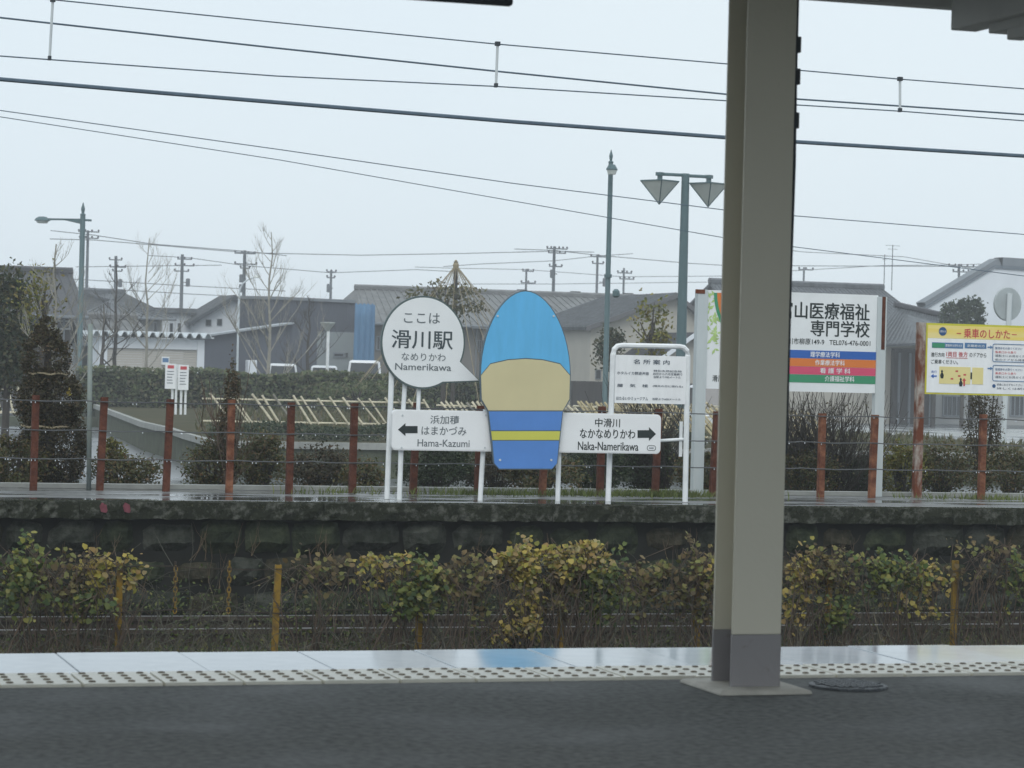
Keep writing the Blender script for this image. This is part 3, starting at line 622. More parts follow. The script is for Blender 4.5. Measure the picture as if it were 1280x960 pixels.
for y0_, y1_ in ((431, 453), (457.5, 477)):
    x0, x1, z0, z1 = pbox(1241, y0_, 1330, y1_, TG); r1 = rrect(x0, x1, z0, z1, .02); MB().tube([(x, TG, z) for x, z in r1+r1[:1]], .004, 4).build('text_frame', MATS['steel blue print'], bg_)
    quadplate([(1234.5, y0_+2.2), (1238, y0_+2.2), (1238, y0_+.8), (1241, y0_+3), (1238, y0_+5.2), (1238, y0_+3.8), (1234.5, y0_+3.8)], TG-.001, .0008, 'small_arrow', MATS['steel blue print'], bg_)
    for k, (xa, xb, m, s_) in enumerate(((1244, 1278, M_NAVY, '整理券をお取りください'), (1244, 1270, M_RED, '乗車口から乗り'), (1244, 1290, M_INKG, '運転士にお見せください'), (1244, 1282, M_INKG, '前のドアから降車'))):
        if y0_ > 450 and k > 2: continue
        text(s_, (xa, y0_+3+4.8*k, xb, y0_+6+4.8*k), TG-.0015, bg_, m, .004)
pc_ = at(1242.5, 482.5, TG); b = MB(); b.slab([(pc_.x+.02*math.cos(t*.3142), pc_.z+.02*math.sin(t*.3142)) for t in range(20)], TG, TG+.002); b.build('badge', M_NAVY, bg_)
text('係員におたずねください', (1246, 479.5, 1278, 482.5), TG, bg_, M_INKG, .004); text('詳しくは駅にて', (1246, 484.5, 1290, 487.2), TG, bg_, M_INKG, .004)

# ---------------------------------------------------------------- buildings beyond the plaza
M_TILE = mat('grey roof tiles', (.085, .095, .105), .5, .45, 3.5, .9, 9, .5, stretch=(1.2, 1.2, .6))
M_TILEB = mat('brown grey roof tiles', (.145, .15, .152), .6, .3, 2, .9, 9, .4)
M_TILED = mat('dark roof tiles', (.035, .036, .042), .5, .3, 2, .9, 9, .5)
M_WALLC = mat('cream wall', (.40, .385, .34), .85, .08, .8, .1, 20); M_WALLW = mat('white wall', (.66, .70, .74), .8, .06, .6)
M_WALLD = mat('dark timber wall', (.035, .032, .030), .85, .3, 2, stretch=(4, 4, .4)); M_SLATE = mat('slate metal siding', (.066, .076, .098), .6, .12, .6, stretch=(3, 3, .3))
M_PANELG = mat('grey green siding', (.21, .24, .25), .6, .08, .6); M_WALLG = mat('grey wall', (.30, .31, .31), .85, .1, .6)
M_SHUT = mat('beige shutter', (.46, .44, .40), .6, .06, 1, .2, 12, stretch=(.2, 1, 6)); M_FASCIA = mat('grey fascia', (.16, .18, .20), .6, .1)
M_TARP = mat('blue sheeting', (.055, .135, .25), .7, .35, .8, .4, 2, col2=(.10, .22, .36), stretch=(1.6, 1, .35))
M_PANE = mat('dark window glass', (.03, .035, .04), .08, .2, 1, spec=.7)
GH = 'houses and sheds beyond the station plaza'
def window(box, Y, parent, mull=1, fm=None):
    x0, x1, z0, z1 = pbox(*box, Y); b = MB(); t = min(.07, (x1-x0)*.12)
    b.box(x0, x1, Y-.05, Y+.02, z0, z0+t); b.box(x0, x1, Y-.05, Y+.02, z1-t, z1); b.box(x0, x0+t, Y-.05, Y+.02, z0+t, z1-t); b.box(x1-t, x1, Y-.05, Y+.02, z0+t, z1-t)
    for k in range(mull):
        xm = x0+(x1-x0)*(k+1)/(mull+1); b.box(xm-t*.35, xm+t*.35, Y-.045, Y-.02, z0+t, z1-t)
    f = b.build('window', fm or M_FASCIA, parent); MB().box(x0+t, x1-t, Y-.018, Y-.008, z0+t, z1-t).build('pane', M_PANE, f); return f
def tiled_slope(A, B, C_, D, name, m, parent, n=14, th=.12):
    # roof slope from eave A-B up to ridge D-C_, with raised tile courses running down it
    A, B, C_, D = map(Vector, (A, B, C_, D)); nrm = (B-A).cross(D-A).normalized()
    if nrm.z < 0: nrm = -nrm
    b = MB(); lo = [p-nrm*th for p in (A, B, C_, D)]; b.add([A, B, C_, D]+lo, [(0,1,2,3), (7,6,5,4), (0,4,5,1), (1,5,6,2), (2,6,7,3), (3,7,4,0)])
    for i in range(n):
        u = (i+.5)/n; p, q = A.lerp(B, u), D.lerp(C_, u); b.tube([p+nrm*.01, q+nrm*.01], max(.03, (B-A).length/n*.13), 4, cap=False)
    return b.build(name, m, parent)
def house_x(name, x0, x1, yr, ye, Y, dep, label, roofm, wallm, over=.5, inset=(0, 0), zb=-1.0, tiles=None, wall_in=.6):
    # ridge parallel to the tracks; picture rows yr (ridge) and ye (eave)
    xa, xb = at(x0, ye, Y).x, at(x1, ye, Y).x; ze = at((x0+x1)/2, ye, Y-over).z; Yr = Y+dep/2; zr = at((x0+x1)/2, yr, Yr).z
    h = thing(name, ((xa+xb)/2, Y, zb), label, 'house' if 'shed' not in name else 'shed', GH)
    MB().box(xa+wall_in, xb-wall_in, Y, Y+dep, zb, ze+.05).build('wall', wallm, h)
    for xw in (xa+wall_in+.01+inset[0], xb-wall_in-.01-inset[1]):
        if max(inset) < .5: MB().add([(xw, Y+.01, ze+.05), (xw, Y+dep-.01, ze+.05), (xw, Yr, zr-.16)], [(0, 1, 2)]).build('gable', wallm, h)
    MB().tube([(xa, Y-over-.06, ze-.06), (xb, Y-over-.06, ze-.06)], .07, 6).build('gutter', M_FASCIA, h)
    MB().tube([(xb-wall_in-.3, Y-.06, -1), (xb-wall_in-.3, Y-.06, ze-.1)], .04, 5).build('downpipe', M_FASCIA, h)
    n = tiles or int((xb-xa)/.36)
    tiled_slope((xa, Y-over, ze), (xb, Y-over, ze), (xb-inset[1], Yr, zr), (xa+inset[0], Yr, zr), 'roof', roofm, h, n)
    tiled_slope((xb, Y+dep+over, ze), (xa, Y+dep+over, ze), (xa+inset[0], Yr, zr), (xb-inset[1], Yr, zr), 'roof', roofm, h, 4)
    for i, xx in ((0, xa), (1, xb)):
        if inset[i] > .5:
            xr = xx+inset[0] if i == 0 else xx-inset[1]
            MB().add([(xx, Y-over, ze), (xx, Y+dep+over, ze), (xr, Yr, zr)], [(0, 1, 2)]).build('hip', roofm, h)
    MB().tube([(xa+inset[0]-.05, Yr, zr+.06), (xb-inset[1]+.05, Yr, zr+.06)], .16, 6).build('ridge', roofm, h)
    return h
def house_y(name, xl, yl, xa_, ya_, xr, yr_, Y, dep, label, roofm, wallm, over=.4, zb=-1.0, fascia=None, th=.16, n=24, skew=0.):
    # gable end facing the tracks: left eave, apex, right eave in the picture
    L, A, Q = at(xl, yl, Y-over), at(xa_, ya_, Y-over), at(xr, yr_, Y-over)
    h = thing(name, (A.x, Y, zb), label, 'house', GH)
    wl, wr = L.x+.35, Q.x-.35
    zl = L.z + (A.z-L.z)*(.35/(A.x-L.x)) - th - .02; zq = Q.z + (A.z-Q.z)*(.35/(Q.x-A.x)) - th - .02
    wb = MB().slab([(wl, zb), (wr, zb), (wr, zq), (A.x, A.z-th-.02), (wl, zl)], Y, Y+dep); wb.v = [(x+skew*(y-Y), y, z) for x, y, z in wb.v]; wb.build('wall', wallm, h)
    up = Vector((skew*(dep+2*over), dep+2*over, 0))
    tiled_slope(L, L+up, A+up, A, 'roof', roofm, h, n, th); tiled_slope(Q+up, Q, A, A+up, 'roof', roofm, h, n, th)
    b = MB()
    for p, q in ((L, A), (A, Q)):
        d = Vector((0, -.03, 0)); z = Vector((0, 0, -th*1.3)); b.add([p+d, q+d, q+d+z, p+d+z, p-d, q-d, q-d+z, p-d+z], [(0,1,2,3), (4,5,6,7), (0,1,5,4), (3,2,6,7)])
    b.build('fascia', fascia or M_FASCIA, h); return h
h1 = house_x('timber_house', -40, 108, 339, 393, 108, 9, 'dark timber house with long black tiled roof at the left edge', M_TILED, M_WALLD)
window((62, 400, 88, 412), 108, h1, 2, M_WALLG)
h2 = house_x('tiled_house', 96, 218, 367, 396, 128, 8, 'house with low hipped grey tile roof behind the two pruned dark trunks', M_TILE, M_WALLG, inset=(3, 4))
h3 = house_y('white_house', 236, 403, 294, 369, 352, 403, 136, 3.5, 'white gabled house with two small square windows left of the slate building', M_TILE, M_WALLW, fascia=M_DARKM)
q = pbox(193, 391, 241, 430, 136.5); MB().box(q[0], q[1], 137, 142, -1, q[3]).build('wing_wall', M_WALLW, h3)
MB().box(q[0]-.3, q[1]+.2, 136.6, 142.2, q[3], q[3]+.25).build('wing_roof', M_TILE, h3)
for bx_ in ((212, 404, 216, 420), (222, 404, 226, 420)): window(bx_, 136.98, h3, 0)
h2b = house_x('tiled_house', 100, 200, 398, 431, 112, 5, 'lower grey tiled roof house directly behind the white garage', M_TILEB, M_WALLW, inset=(0, .6), wall_in=.4)
for bx_ in ((257, 399.5, 264, 407.5), (271, 398.5, 277.5, 407)): window(bx_, 136, h3, 0)
window((191.5, 403, 196, 419), 112-.01, h2b, 0)
# white garage with scalloped roof edge
YQ = 103
x0, x1, z0, z1 = pbox(124, 423, 255.5, 462, YQ)
gr = thing('garage_shed', ((x0+x1)/2, YQ, -1), 'white garage with wavy roof edge and a wide beige shutter behind the hedge', 'shed', GH)
sx0, sx1, sz0, sz1 = pbox(134, 436, 246.5, 462, YQ)
MB().box(x0, sx0, YQ, YQ+3, -1, z1).build('wall', M_WALLW, gr); MB().box(sx1, x1, YQ, YQ+3, -1, z1).build('wall', M_WALLW, gr); MB().box(sx0+.001, sx1-.001, YQ+.02, YQ+3, sz1, z1-.002).build('wall', M_WALLW, gr)
sh = MB(); nsl = 26
for i in range(nsl): 
    za = -1+(sz1+1)*i/nsl; zb2 = -1+(sz1+1)*(i+.9)/nsl; sh.box(sx0+.002, sx1-.002, YQ+.10, YQ+.16+.02*(i % 2), za, zb2)
stuff(sh.build('shutter_slats', M_SHUT, gr))
b = MB(); nw = 26; P = []
for i in range(nw*2+1):
    xx = x0-.3+(x1-x0+.6)*i/(nw*2); P.append((xx, z1+.10+(.17 if i % 4 in (1, 2) else 0)))
P2 = [(xx, z-.05) for xx, z in P]
vs = [(x, YQ-.35, z) for x, z in P]+[(x, YQ+3, z) for x, z in P]+[(x, YQ-.35, z) for x, z in P2]+[(x, YQ+3, z) for x, z in P2]; n = len(P)
b.add(vs, [(i, i+1, n+i+1, n+i) for i in range(n-1)]+[(2*n+i, 3*n+i, 3*n+i+1, 2*n+i+1) for i in range(n-1)]+[(i, 2*n+i, 2*n+i+1, i+1) for i in range(n-1)])
b.build('roof', mat('white metal roof', (.60, .65, .68), .5, .08), gr)
pb2 = pbox(202, 446, 211.5, 456, YQ); nbd = MB().box(pb2[0], pb2[1], YQ-.03, YQ+.09, pb2[2], pb2[3]).build('notice', M_WHITE, gr); MB().box(pb2[0]+.03, pb2[1]-.03, YQ-.034, YQ-.031, pb2[2]+.1, pb2[3]-.05).build('notice_print', MATS['steel blue print'], nbd)
# slate building with lean-to
YQ = 122
x0, x1, z0, z1 = pbox(299, 375, 443, 462, YQ)
sb_ = thing('slate_building', ((x0+x1)/2, YQ, -1), 'big flat-topped slate-blue metal building with paler lower corner panel', 'building', GH)
P = pts2([(299, 371.5), (345, 372.5), (443, 377)], YQ); wb = MB().slab([(x0, -1), (x1, -1)]+[(x1, P[2][1]), P[1], (x0, P[0][1])], YQ, YQ+14); wb.v = [(x+.23*(y-YQ), y, z) for x, y, z in wb.v]; wb.build('wall', M_SLATE, sb_)
q = pbox(396, 415, 442.4, 462, YQ); pn = MB().box(q[0], q[1], YQ-.06, YQ-.001, -1, q[3]).build('corner_panel', M_PANELG, sb_)
for bx_ in ((416, 440.5, 430.5, 447), (431.5, 440.8, 435, 447)): window(bx_, YQ-.07, sb_, 0)
b = MB()
for i in range(40):
    xx = x0+(x1-x0)*i/40; b.box(xx, xx+.05, YQ-.03, YQ-.001, q[3]+.1, P[2][1]-.05)
stuff(b.build('siding_rib', M_SLATE, sb_))
MB().tube([(x0, YQ-.05, P[0][1]), P[1][:1]+(YQ-.05,)+P[1][1:], (x1, YQ-.05, P[2][1])], .1, 4).build('parapet', M_FASCIA, sb_)
YQ = 114
L, Q = at(240, 421, YQ), at(366, 403, YQ)
ln = thing('lean_to_shed', ((L.x+Q.x)/2, YQ, -1), 'dark shed with white sloping roof edge between the white garage and slate building', 'shed', GH)
MB().slab([(L.x, -1), (Q.x, -1), (Q.x, Q.z-.08), (L.x, L.z-.08)], YQ, YQ+2).build('wall', M_SLATE, ln)
b = MB(); b.add([(L.x-.3, YQ-.3, L.z-.05), (Q.x, YQ-.3, Q.z), (Q.x, YQ+2.2, Q.z), (L.x-.3, YQ+2.2, L.z-.05), (L.x-.3, YQ-.3, L.z-.13), (Q.x, YQ-.3, Q.z-.07), (Q.x, YQ+2.2, Q.z-.07), (L.x-.3, YQ+2.2, L.z-.13)], [(0,1,2,3), (4,5,6,7), (0,1,5,4), (1,2,6,5), (2,3,7,6), (3,0,4,7)]); b.build('roof', mat('pale grey metal edge', (.30, .33, .36), .5, .08), ln)
x0, x1, z0, z1 = pbox(303, 450, 314, 463, YQ); tag(MB().box(x0, x1, YQ-1.2, YQ-.6, -1, z1).build('cabinet', M_WALLW, None, bevel=.03), 'small white upright cabinet standing before the dark lean-to shed', 'cabinet')
# blue sheeting
YQ = 119; x0, x1, z0, z1 = pbox(443, 380, 468, 456, YQ); b = MB(); n = 14
for j in range(9):
    for i in range(n+1):
        b.v.append((x0+(x1-x0)*i/n, YQ+.12*math.sin(i*1.6+j*.5)*(.3+.7*j/8), z1+(-1-z1)*j/8+(.05*math.sin(i*2.2) if j == 0 else 0)))
for j in range(8):
    for i in range(n): b.f.append((j*(n+1)+i, j*(n+1)+i+1, (j+1)*(n+1)+i+1, (j+1)*(n+1)+i)); b.mi.append(0)
tp = b.build('blue_sheeting', M_TARP, smooth=True); so = tp.modifiers.new('solid', 'SOLIDIFY'); so.thickness = .02
tag(tp, 'tall blue scaffold sheeting hanging between the slate building and the round sign', 'sheeting')
b6 = house_x('tiled_house', 452, 618, 364, 405, 121, 9, 'brown tiled house mostly hidden behind the round speech-bubble sign', M_TILEB, mat('brown grey wall', (.15, .145, .135), .85, .12, 1), inset=(.8, .3))
b7 = house_x('tiled_house', 585, 872, 371, 412, 121, 11, 'long grey tiled roof house running behind the tall blue-topped board', M_TILEB, M_WALLC, inset=(.2, .2))
b7b = house_y('cream_house', 733, 408, 847, 366.5, 890, 402, 110, 9, 'cream gabled house behind the twin-headed lamp and tube-framed sign', M_TILE, M_WALLC, fascia=mat('brown grey fascia', (.10, .10, .105), .7, .1))
window((718, 430, 734, 466), 121-.01, b7, 3); window((744, 462, 751, 474), 110-.01, b7b, 0)
for bx_ in ((596, 425, 604, 440), (660, 430, 676, 446)): window(bx_, 120.99, b7, 2)
for bx_ in ((470, 420, 484, 438),): window(bx_, 120.99, b6, 2)
window((1094, 440, 1100, 452), 109.99, None, 0) if 0 else None
b7c = house_y('porch', 826, 446, 868, 416, 912, 449, 104, 4, 'small tiled porch with white gable edge peeking right of the place guide sign', M_TILED, M_WALLC, fascia=M_WALLW)
tag(MB().box(at(716, 480, 103).x, at(900, 480, 103).x, 103, 103.3, -1, at(800, 478, 103).z).build('garden_wall', M_WALLD, bevel=.02), 'low dark garden wall below the cream house', 'wall')
b8 = house_x('tiled_house', 930, 1176, 359, 417, 110, 10, 'large grey tiled house behind the advertising hoarding with a dark entrance', M_TILE, M_WALLC, inset=(.3, .6), tiles=46, wall_in=.9)
L_ = pbox(1113, 436, 1166, 524, 110)
en = MB().box(L_[0], L_[1], 109.7, 110.02, -1, L_[3]).build('entrance', M_WALLD, b8)
for k in range(4): xx = L_[0]+(L_[1]-L_[0])*(k+.5)/4; MB().box(xx-.05, xx+.05, 109.64, 109.7, -1, L_[3]-.2).build('door_bar', M_FASCIA, en)
YQ = 106; L, A2, Q = at(1086, 432, YQ), at(1118, 383, YQ+4), at(1205, 407, YQ)
pr = thing('entrance_roof', (L.x, YQ, L.z), 'lower tiled roof sloping over the dark entrance left of the yellow board', 'roof', GH)
tiled_slope(at(1082, 431, YQ), at(1225, 426, YQ), at(1196, 402, YQ+4), at(1120, 384, YQ+4), 'slope', M_TILE, pr, 26)
MB().tube([at(1118, 383, YQ+4)+Vector((0, 0, .1)), at(1197, 401, YQ+4)+Vector((0, 0, .1))], .14, 6).build('ridge', M_TILED, pr)
for px in (1101, 1168, 1215): a = at(px, 440, YQ+.5); MB().box(a.x-.08, a.x+.08, YQ+.4, YQ+.6, -1, a.z+.1).build('pillar', M_WALLD, pr)
x0, x1, z0, z1 = pbox(1160, 470, 1330, 524, 112); b8b = thing('annex', ((x0+x1)/2, 112, -1), 'low grey annex wall with latticed window under the yellow board', 'house', GH)
MB().box(x0, x1, 112, 117, -1, z1+1.2).build('wall', M_WALLG, b8b); window((1178, 494, 1201, 521), 112-.01, b8b, 3); window((1262, 494, 1280, 521), 112-.01, b8b, 2)
b9 = house_y('white_house', 1149, 387, 1243, 331, 1420, 342, 128, 14, 'white gabled house with thick grey roof edge at the right edge of the photo', M_FASCIA, M_WALLW, fascia=mat('slate fascia', (.11, .135, .16), .6, .1), th=.15, n=3, skew=.62, over=.05)

# ---------------------------------------------------------------- lamps and poles
GL = 'green street lamps on the plaza'
def finial_pole(px0, ytop, px1, Y, w0, w1, label, cat='street lamp', name='street_lamp'):
    A = at(px0, ytop, Y); t = thing(name, (A.x, Y, -1), label, cat, GL); k = pxm(Y, px0)
    zt = A.z; MB().lathe((A.x, Y, 0), [(w1*k*1.15, -1), (w1*k*1.1, .2), (w1*k*.8, .25), (w0*k, zt-18*k), (w0*k*.9, zt-16*k)], 12).build('pole', M_LAMPG, t, smooth=True)
    return t, A, k
t, A, k = finial_pole(104, 253, 97, 90, 3.3, 4.2, 'green street lamp with a single arm reaching left and spear finial')
MB().lathe((A.x, 90, A.z), [(3.2*k, -17*k), (3.6*k, -15*k), (1.6*k, -13.5*k), (2.6*k, -8*k), (.3*k, 0)], 10).build('finial', M_LAMPG, t)
b = MB(); e = at(60, 274, 90); z2 = at(104, 275, 90).z
b.add([(A.x-2*k, 89.93, z2+1.4*k), (e.x, 89.95, e.z+1.2*k), (e.x, 89.95, e.z-1.2*k), (A.x-22*k, 89.95, z2-1.2*k), (A.x-2*k, 89.93, z2-5*k), (A.x-2*k, 90.07, z2+1.4*k), (e.x, 90.05, e.z+1.2*k), (e.x, 90.05, e.z-1.2*k), (A.x-22*k, 90.05, z2-1.2*k), (A.x-2*k, 90.07, z2-5*k)], [(0,1,2,3,4), (9,8,7,6,5)]+[(i, i+5, (i+1) % 5+5, (i+1) % 5) for i in range(5)])
b.build('arm', M_LAMPG, t)
MB().tube([(A.x+2*k, 90, z2), (A.x+11*k, 90, z2)], 1.4*k, 6).build('arm', M_LAMPG, t)
hx = at(53, 275, 90); hd = MB(); hd.lathe((hx.x, 90, hx.z), [(4.5*k, 4.2*k), (8*k, 2.2*k), (10*k, -.3*k), (10*k, -.9*k)], 6); h = hd.build('lamp_head', M_LAMPG, t); MB().lathe((hx.x, 90, hx.z), [(8.4*k, -.95*k), (6*k, -4*k)], 6).build('lamp_glass', M_LGLASS, h)
t, A, k = finial_pole(764, 187, 757, 62, 2.9, 4.2, 'tall slim green lamp post with spear finial behind the right side of the cutout board')
MB().lathe((A.x, 62, A.z), [(2.7*k, -17*k), (3.3*k, -14.5*k), (1.4*k, -13*k), (2.4*k, -7.5*k), (.3*k, 0)], 10).build('finial', M_LAMPG, t)
hx = at(758, 214, 62); hd = MB(); hd.lathe((hx.x, 61.6, hx.z), [(4*k, 6.5*k), (7.2*k, 1.2*k), (7.2*k, .2*k)], 6); h = hd.build('lamp_head', M_LAMPG, t); MB().lathe((hx.x, 61.6, hx.z), [(6.5*k, .1*k), (4.8*k, -5*k)], 6).build('lamp_glass', M_LGLASS, h)
MB().tube([(hx.x, 61.6, hx.z+6*k), (A.x, 62, hx.z+5*k)], 1.2*k, 6).build('arm', M_LAMPG, t)
z3 = at(760, 345, 62).z; MB().lathe((A.x, 62, z3), [(4.6*k, -2*k), (4.6*k, 2*k)], 12).build('collar', M_LAMPG, t)
hx = at(765, 367, 62); hd = MB(); hd.lathe((hx.x, 61.7, hx.z), [(2*k, 5*k), (4.4*k, 2.5*k), (4.6*k, -3*k), (2*k, -5*k)], 8); hd.build('speaker', M_LAMPG, t)
Y = 60; A = at(857, 217, Y); k = pxm(Y, 850)
t = thing('street_lamp', (A.x, Y, -1), 'green twin-headed lamp with two hanging inverted pyramid lanterns left of the column', 'street lamp', GL)
MB().lathe((A.x, Y, 0), [(7*k, -1), (6.4*k, .6), (4.6*k, A.z-.05), (4.6*k, A.z)], 12).build('pole', M_LAMPG, t, smooth=True)
for px, py in ((825, 217.5), (886, 221)):
    e = at(px, py, Y); b = MB(); b.tube([(A.x, Y, e.z), (e.x, Y, e.z)], 1.9*k, 6); b.build('arm', M_LAMPG, t)
    MB().lathe((e.x, Y, e.z), [(5.5*k, -2*k), (5.5*k, 2*k)], 4).build('arm_end', M_LAMPG, t)
    zt_ = e.z-8.2*k; zb_ = zt_-27*k; w = 17.2*k
    sh = MB(); c_ = [(e.x+w*1.30*math.cos(math.radians(a)), Y+w*1.30*math.sin(math.radians(a)), zt_) for a in (255, 345, 75, 165)]
    sh.add([*c_, (e.x, Y, zb_)], [(0,1,4), (1,2,4), (2,3,4), (3,0,4)]); g_ = sh.build('lantern', M_LGLASS, t)
    fr = MB()
    for i in range(4): fr.tube([c_[i], c_[(i+1) % 4]], 1.0*k, 4); fr.tube([c_[i], (e.x, Y, zb_)], .85*k, 4)
    cap = MB(); cap.add([*c_, (e.x, Y, zt_+2.5*k)], [(0,1,4), (1,2,4), (2,3,4), (3,0,4), (0,3,2,1)]); cap.build('lantern_cap', M_LAMPG, g_)
    fr.build('lantern_frame', M_LAMPG, g_); MB().tube([(e.x, Y, zt_), (e.x, Y, e.z)], 3*k, 8).build('lantern_neck', M_LAMPG, g_)
# white curved lamp and funnel lamp
Y = 104; k = pxm(Y, 300); t = thing('curved_street_lamp', (at(296, 455, Y).x, Y, -1), 'thin pale street lamp whose top curves right, before the white gabled house', 'street lamp')
M_PALEL = mat('pale lamp metal', (.50, .55, .58), .5, .08)
MB().tube([(at(296.5, 462, Y).x, Y, -1), at(298.5, 380, Y), at(299.5, 362, Y), at(303, 355, Y), at(309, 350, Y), at(317, 347, Y)], [1.5*k, 1.3*k, 1.2*k, 1.1*k, 1*k, .9*k], 8).build('pole', M_PALEL, t)
h_ = at(321, 346, Y); b = MB(); b.lathe((h_.x, Y, h_.z), [(1*k, -1.6*k), (5*k, -1.2*k), (4.4*k, .4*k), (1.5*k, 2*k)], 8); b.build('lamp_head', M_LGLASS, t)
Y = 98; k = pxm(Y, 409); t = thing('funnel_lamp', (at(409.5, 455, Y).x, Y, -1), 'white pole topped by a pale funnel-shaped shade before the slate building', 'street lamp')
MB().tube([(at(409, 462, Y).x, Y, -1), at(410.5, 407, Y)], 1.9*k, 8).build('pole', M_WTUBE, t)
zc_ = at(409.5, 409, Y); b = MB(); b.lathe((zc_.x, Y, zc_.z), [(2.2*k, -5*k), (9.5*k, 5*k), (9.5*k, 6*k), (8*k, 6.2*k)], 12); b.build('shade', mat('pale shade metal', (.36, .39, .38), .5, .08), t)
# utility poles
GU = 'utility poles over the rooftops'
def upole(px, ytop, Y, w, label, arms=((4, 9, 3),), trans=None, seed=0):
    A = at(px, ytop, Y); k = pxm(Y, px); g_ = random.Random(seed)
    t = thing('utility_pole', (A.x, Y, -1), label, 'utility pole', GU)
    MB().tube([(A.x, Y, -1), (A.x, Y, A.z)], [w*k*.62, w*k*.42], 8).build('pole', M_POLE, t)
    for dy, L, n in arms:
        b = MB(); z = A.z-dy*k; sh_ = g_.uniform(-2, 2)*k
        b.box(A.x-L*k+sh_, A.x+L*k+sh_, Y-.3-.09, Y-.3, z-.7*k, z+.7*k); am = b.build('cross_arm', M_POLE, t)
        for i in range(n):
            xx = A.x+sh_-L*k*.95+1.9*L*k*i/(n-1); MB().lathe((xx, Y-.35, z), [(.5*k, .71*k), (1.2*k, 1.2*k), (1.2*k, 2.2*k), (.5*k, 3*k)], 6).build('insulator', M_DARKM, am)
    if trans:
        for dx, dy in trans:
            MB().lathe((A.x+dx*k, Y-.6, A.z-dy*k), [(1.5*k, -5*k), (2.6*k, -4.6*k), (2.6*k, 4.4*k), (1.2*k, 5.2*k)], 10).build('transformer', M_POLE, t)
            MB().box(A.x+min(dx, 0)*k, A.x+max(dx, 0)*k, Y-.62, Y-.5, A.z-dy*k-.5*k, A.z-dy*k+.5*k).build('bracket', M_DARKM, t)
upole(145, 320, 165, 4.4, 'utility pole right of the single-arm lamp, over the hipped roof', ((5, 8, 3), (14, 10, 3), (19, 6, 2)), ((4, 34),), 1)
upole(228, 318, 165, 4.6, 'utility pole with a transformer left of the white gabled house', ((6, 9, 3), (14, 12, 3), (21, 9, 2)), ((5.5, 35),), 2)
upole(306, 313, 160, 4.6, 'utility pole between white gabled house and tall bare tree', ((4, 13, 4), (17, 14, 3), (22, 6, 2)), ((-6, 35), (-6, 47)), 3)
upole(414, 338, 190, 3.4, 'utility pole rising over the middle of the slate building', ((2, 6, 3), (9, 5, 2)), ((-5, 22),), 4)
upole(658, 336, 190, 2.8, 'thin utility pole just above the dome of the cutout board', ((3, 7, 3), (17, 9, 3)), None, 5)
upole(693, 308, 150, 4.0, 'utility pole with the widest cluster of insulators, right of the dome', ((3, 13, 6), (8, 11, 4), (24, 8, 3)), ((-6, 33),), 6)
upole(747, 318, 165, 3.2, 'utility pole just left of the slim finial lamp post', ((3, 10, 3), (11, 7, 2)), ((6, 33),), 7)
upole(780, 335, 185, 2.8, 'short utility pole between the finial lamp and twin-headed lamp', ((6, 9, 4), (13, 9, 4)), None, 8)
upole(1199, 330, 170, 3.2, 'utility pole above the slope of the white gable at right', ((3, 16, 5), (9, 10, 4)), None, 9)
upole(1005, 334, 190, 2.6, 'short utility pole just right of the column above the hoarding', ((3, 9, 3),), None, 10)
upole(110, 288, 150, 4.0, 'utility pole hidden behind the single-arm lamp with insulators showing at its right', ((2, 13, 4), (10, 12, 4)), None, 11)
for px, y0, y1 in ((1106, 318, 360), (1116, 306, 360)):
    Y = 114; A = at(px, y0, Y); k = pxm(Y, px); t = thing('roof_aerial', (A.x, Y, at(px, y1, Y).z), 'television aerial on the tiled house, %s' % ('shorter left one' if px < 1110 else 'taller one with wide bars'), 'aerial', 'television aerials')
    MB().tube([(A.x, Y, at(px, y1+3, Y).z), A], .5*k, 5).build('mast', M_POLE, t)
    for d_, L in (((1, 9), (5, 6)) if px > 1110 else ((2, 4), (6, 3))): MB().tube([(A.x-L*k, Y, A.z-d_*k), (A.x+L*k, Y, A.z-d_*k)], .3*k, 4).build('bar', M_POLE, t)
GP = 'power lines between the utility poles'
for i, (pts, Y, lab) in enumerate((
    ([(118, 300), (310, 316), (450, 319), (570, 317), (693, 314)], 150, 'long power line from the single-arm lamp past the bare trees to the middle pole'),
    ([(693, 313), (747, 319), (860, 329), (910, 332), (1199, 333), (1290, 334)], 150, 'power line running right from the middle pole behind both lamps'),
    ([(118, 294), (190, 305), (306, 314)], 152, 'short thin power line above the bare sapling at left'),
    ([(145, 333), (228, 332)], 165, 'faint line between the two left utility poles'),
    ([(235, 322), (306, 332), (414, 341), (520, 337)], 168, 'sagging power line crossing the tall bare tree'),
    ([(110, 360), (228, 367), (306, 371), (345, 372)], 160, 'low power line just above the white gabled house'),
    ([(600, 330), (693, 326), (747, 320)], 166, 'power line rising to the pole beside the finial lamp'),
    ([(560, 335), (658, 337), (780, 346), (910, 345)], 186, 'faint line across the gap between the dome and column'),
    ([(600, 355), (693, 355), (780, 354), (845, 353)], 186, 'lowest faint line just above the long grey tiled roof'),
    ([(1000, 338), (1100, 332), (1199, 331)], 172, 'power line meeting the pole above the white gable at right'),
    ([(1005, 315), (1130, 321), (1290, 349)], 172, 'power line sloping down behind the round mirror at right'),
    ([(110, 350), (145, 352), (228, 357), (306, 361)], 158, 'middle power line behind the pale bare sapling'))):
    wire('power_line', pts, Y, .022, M_POLE, lab, GP, 'power line')
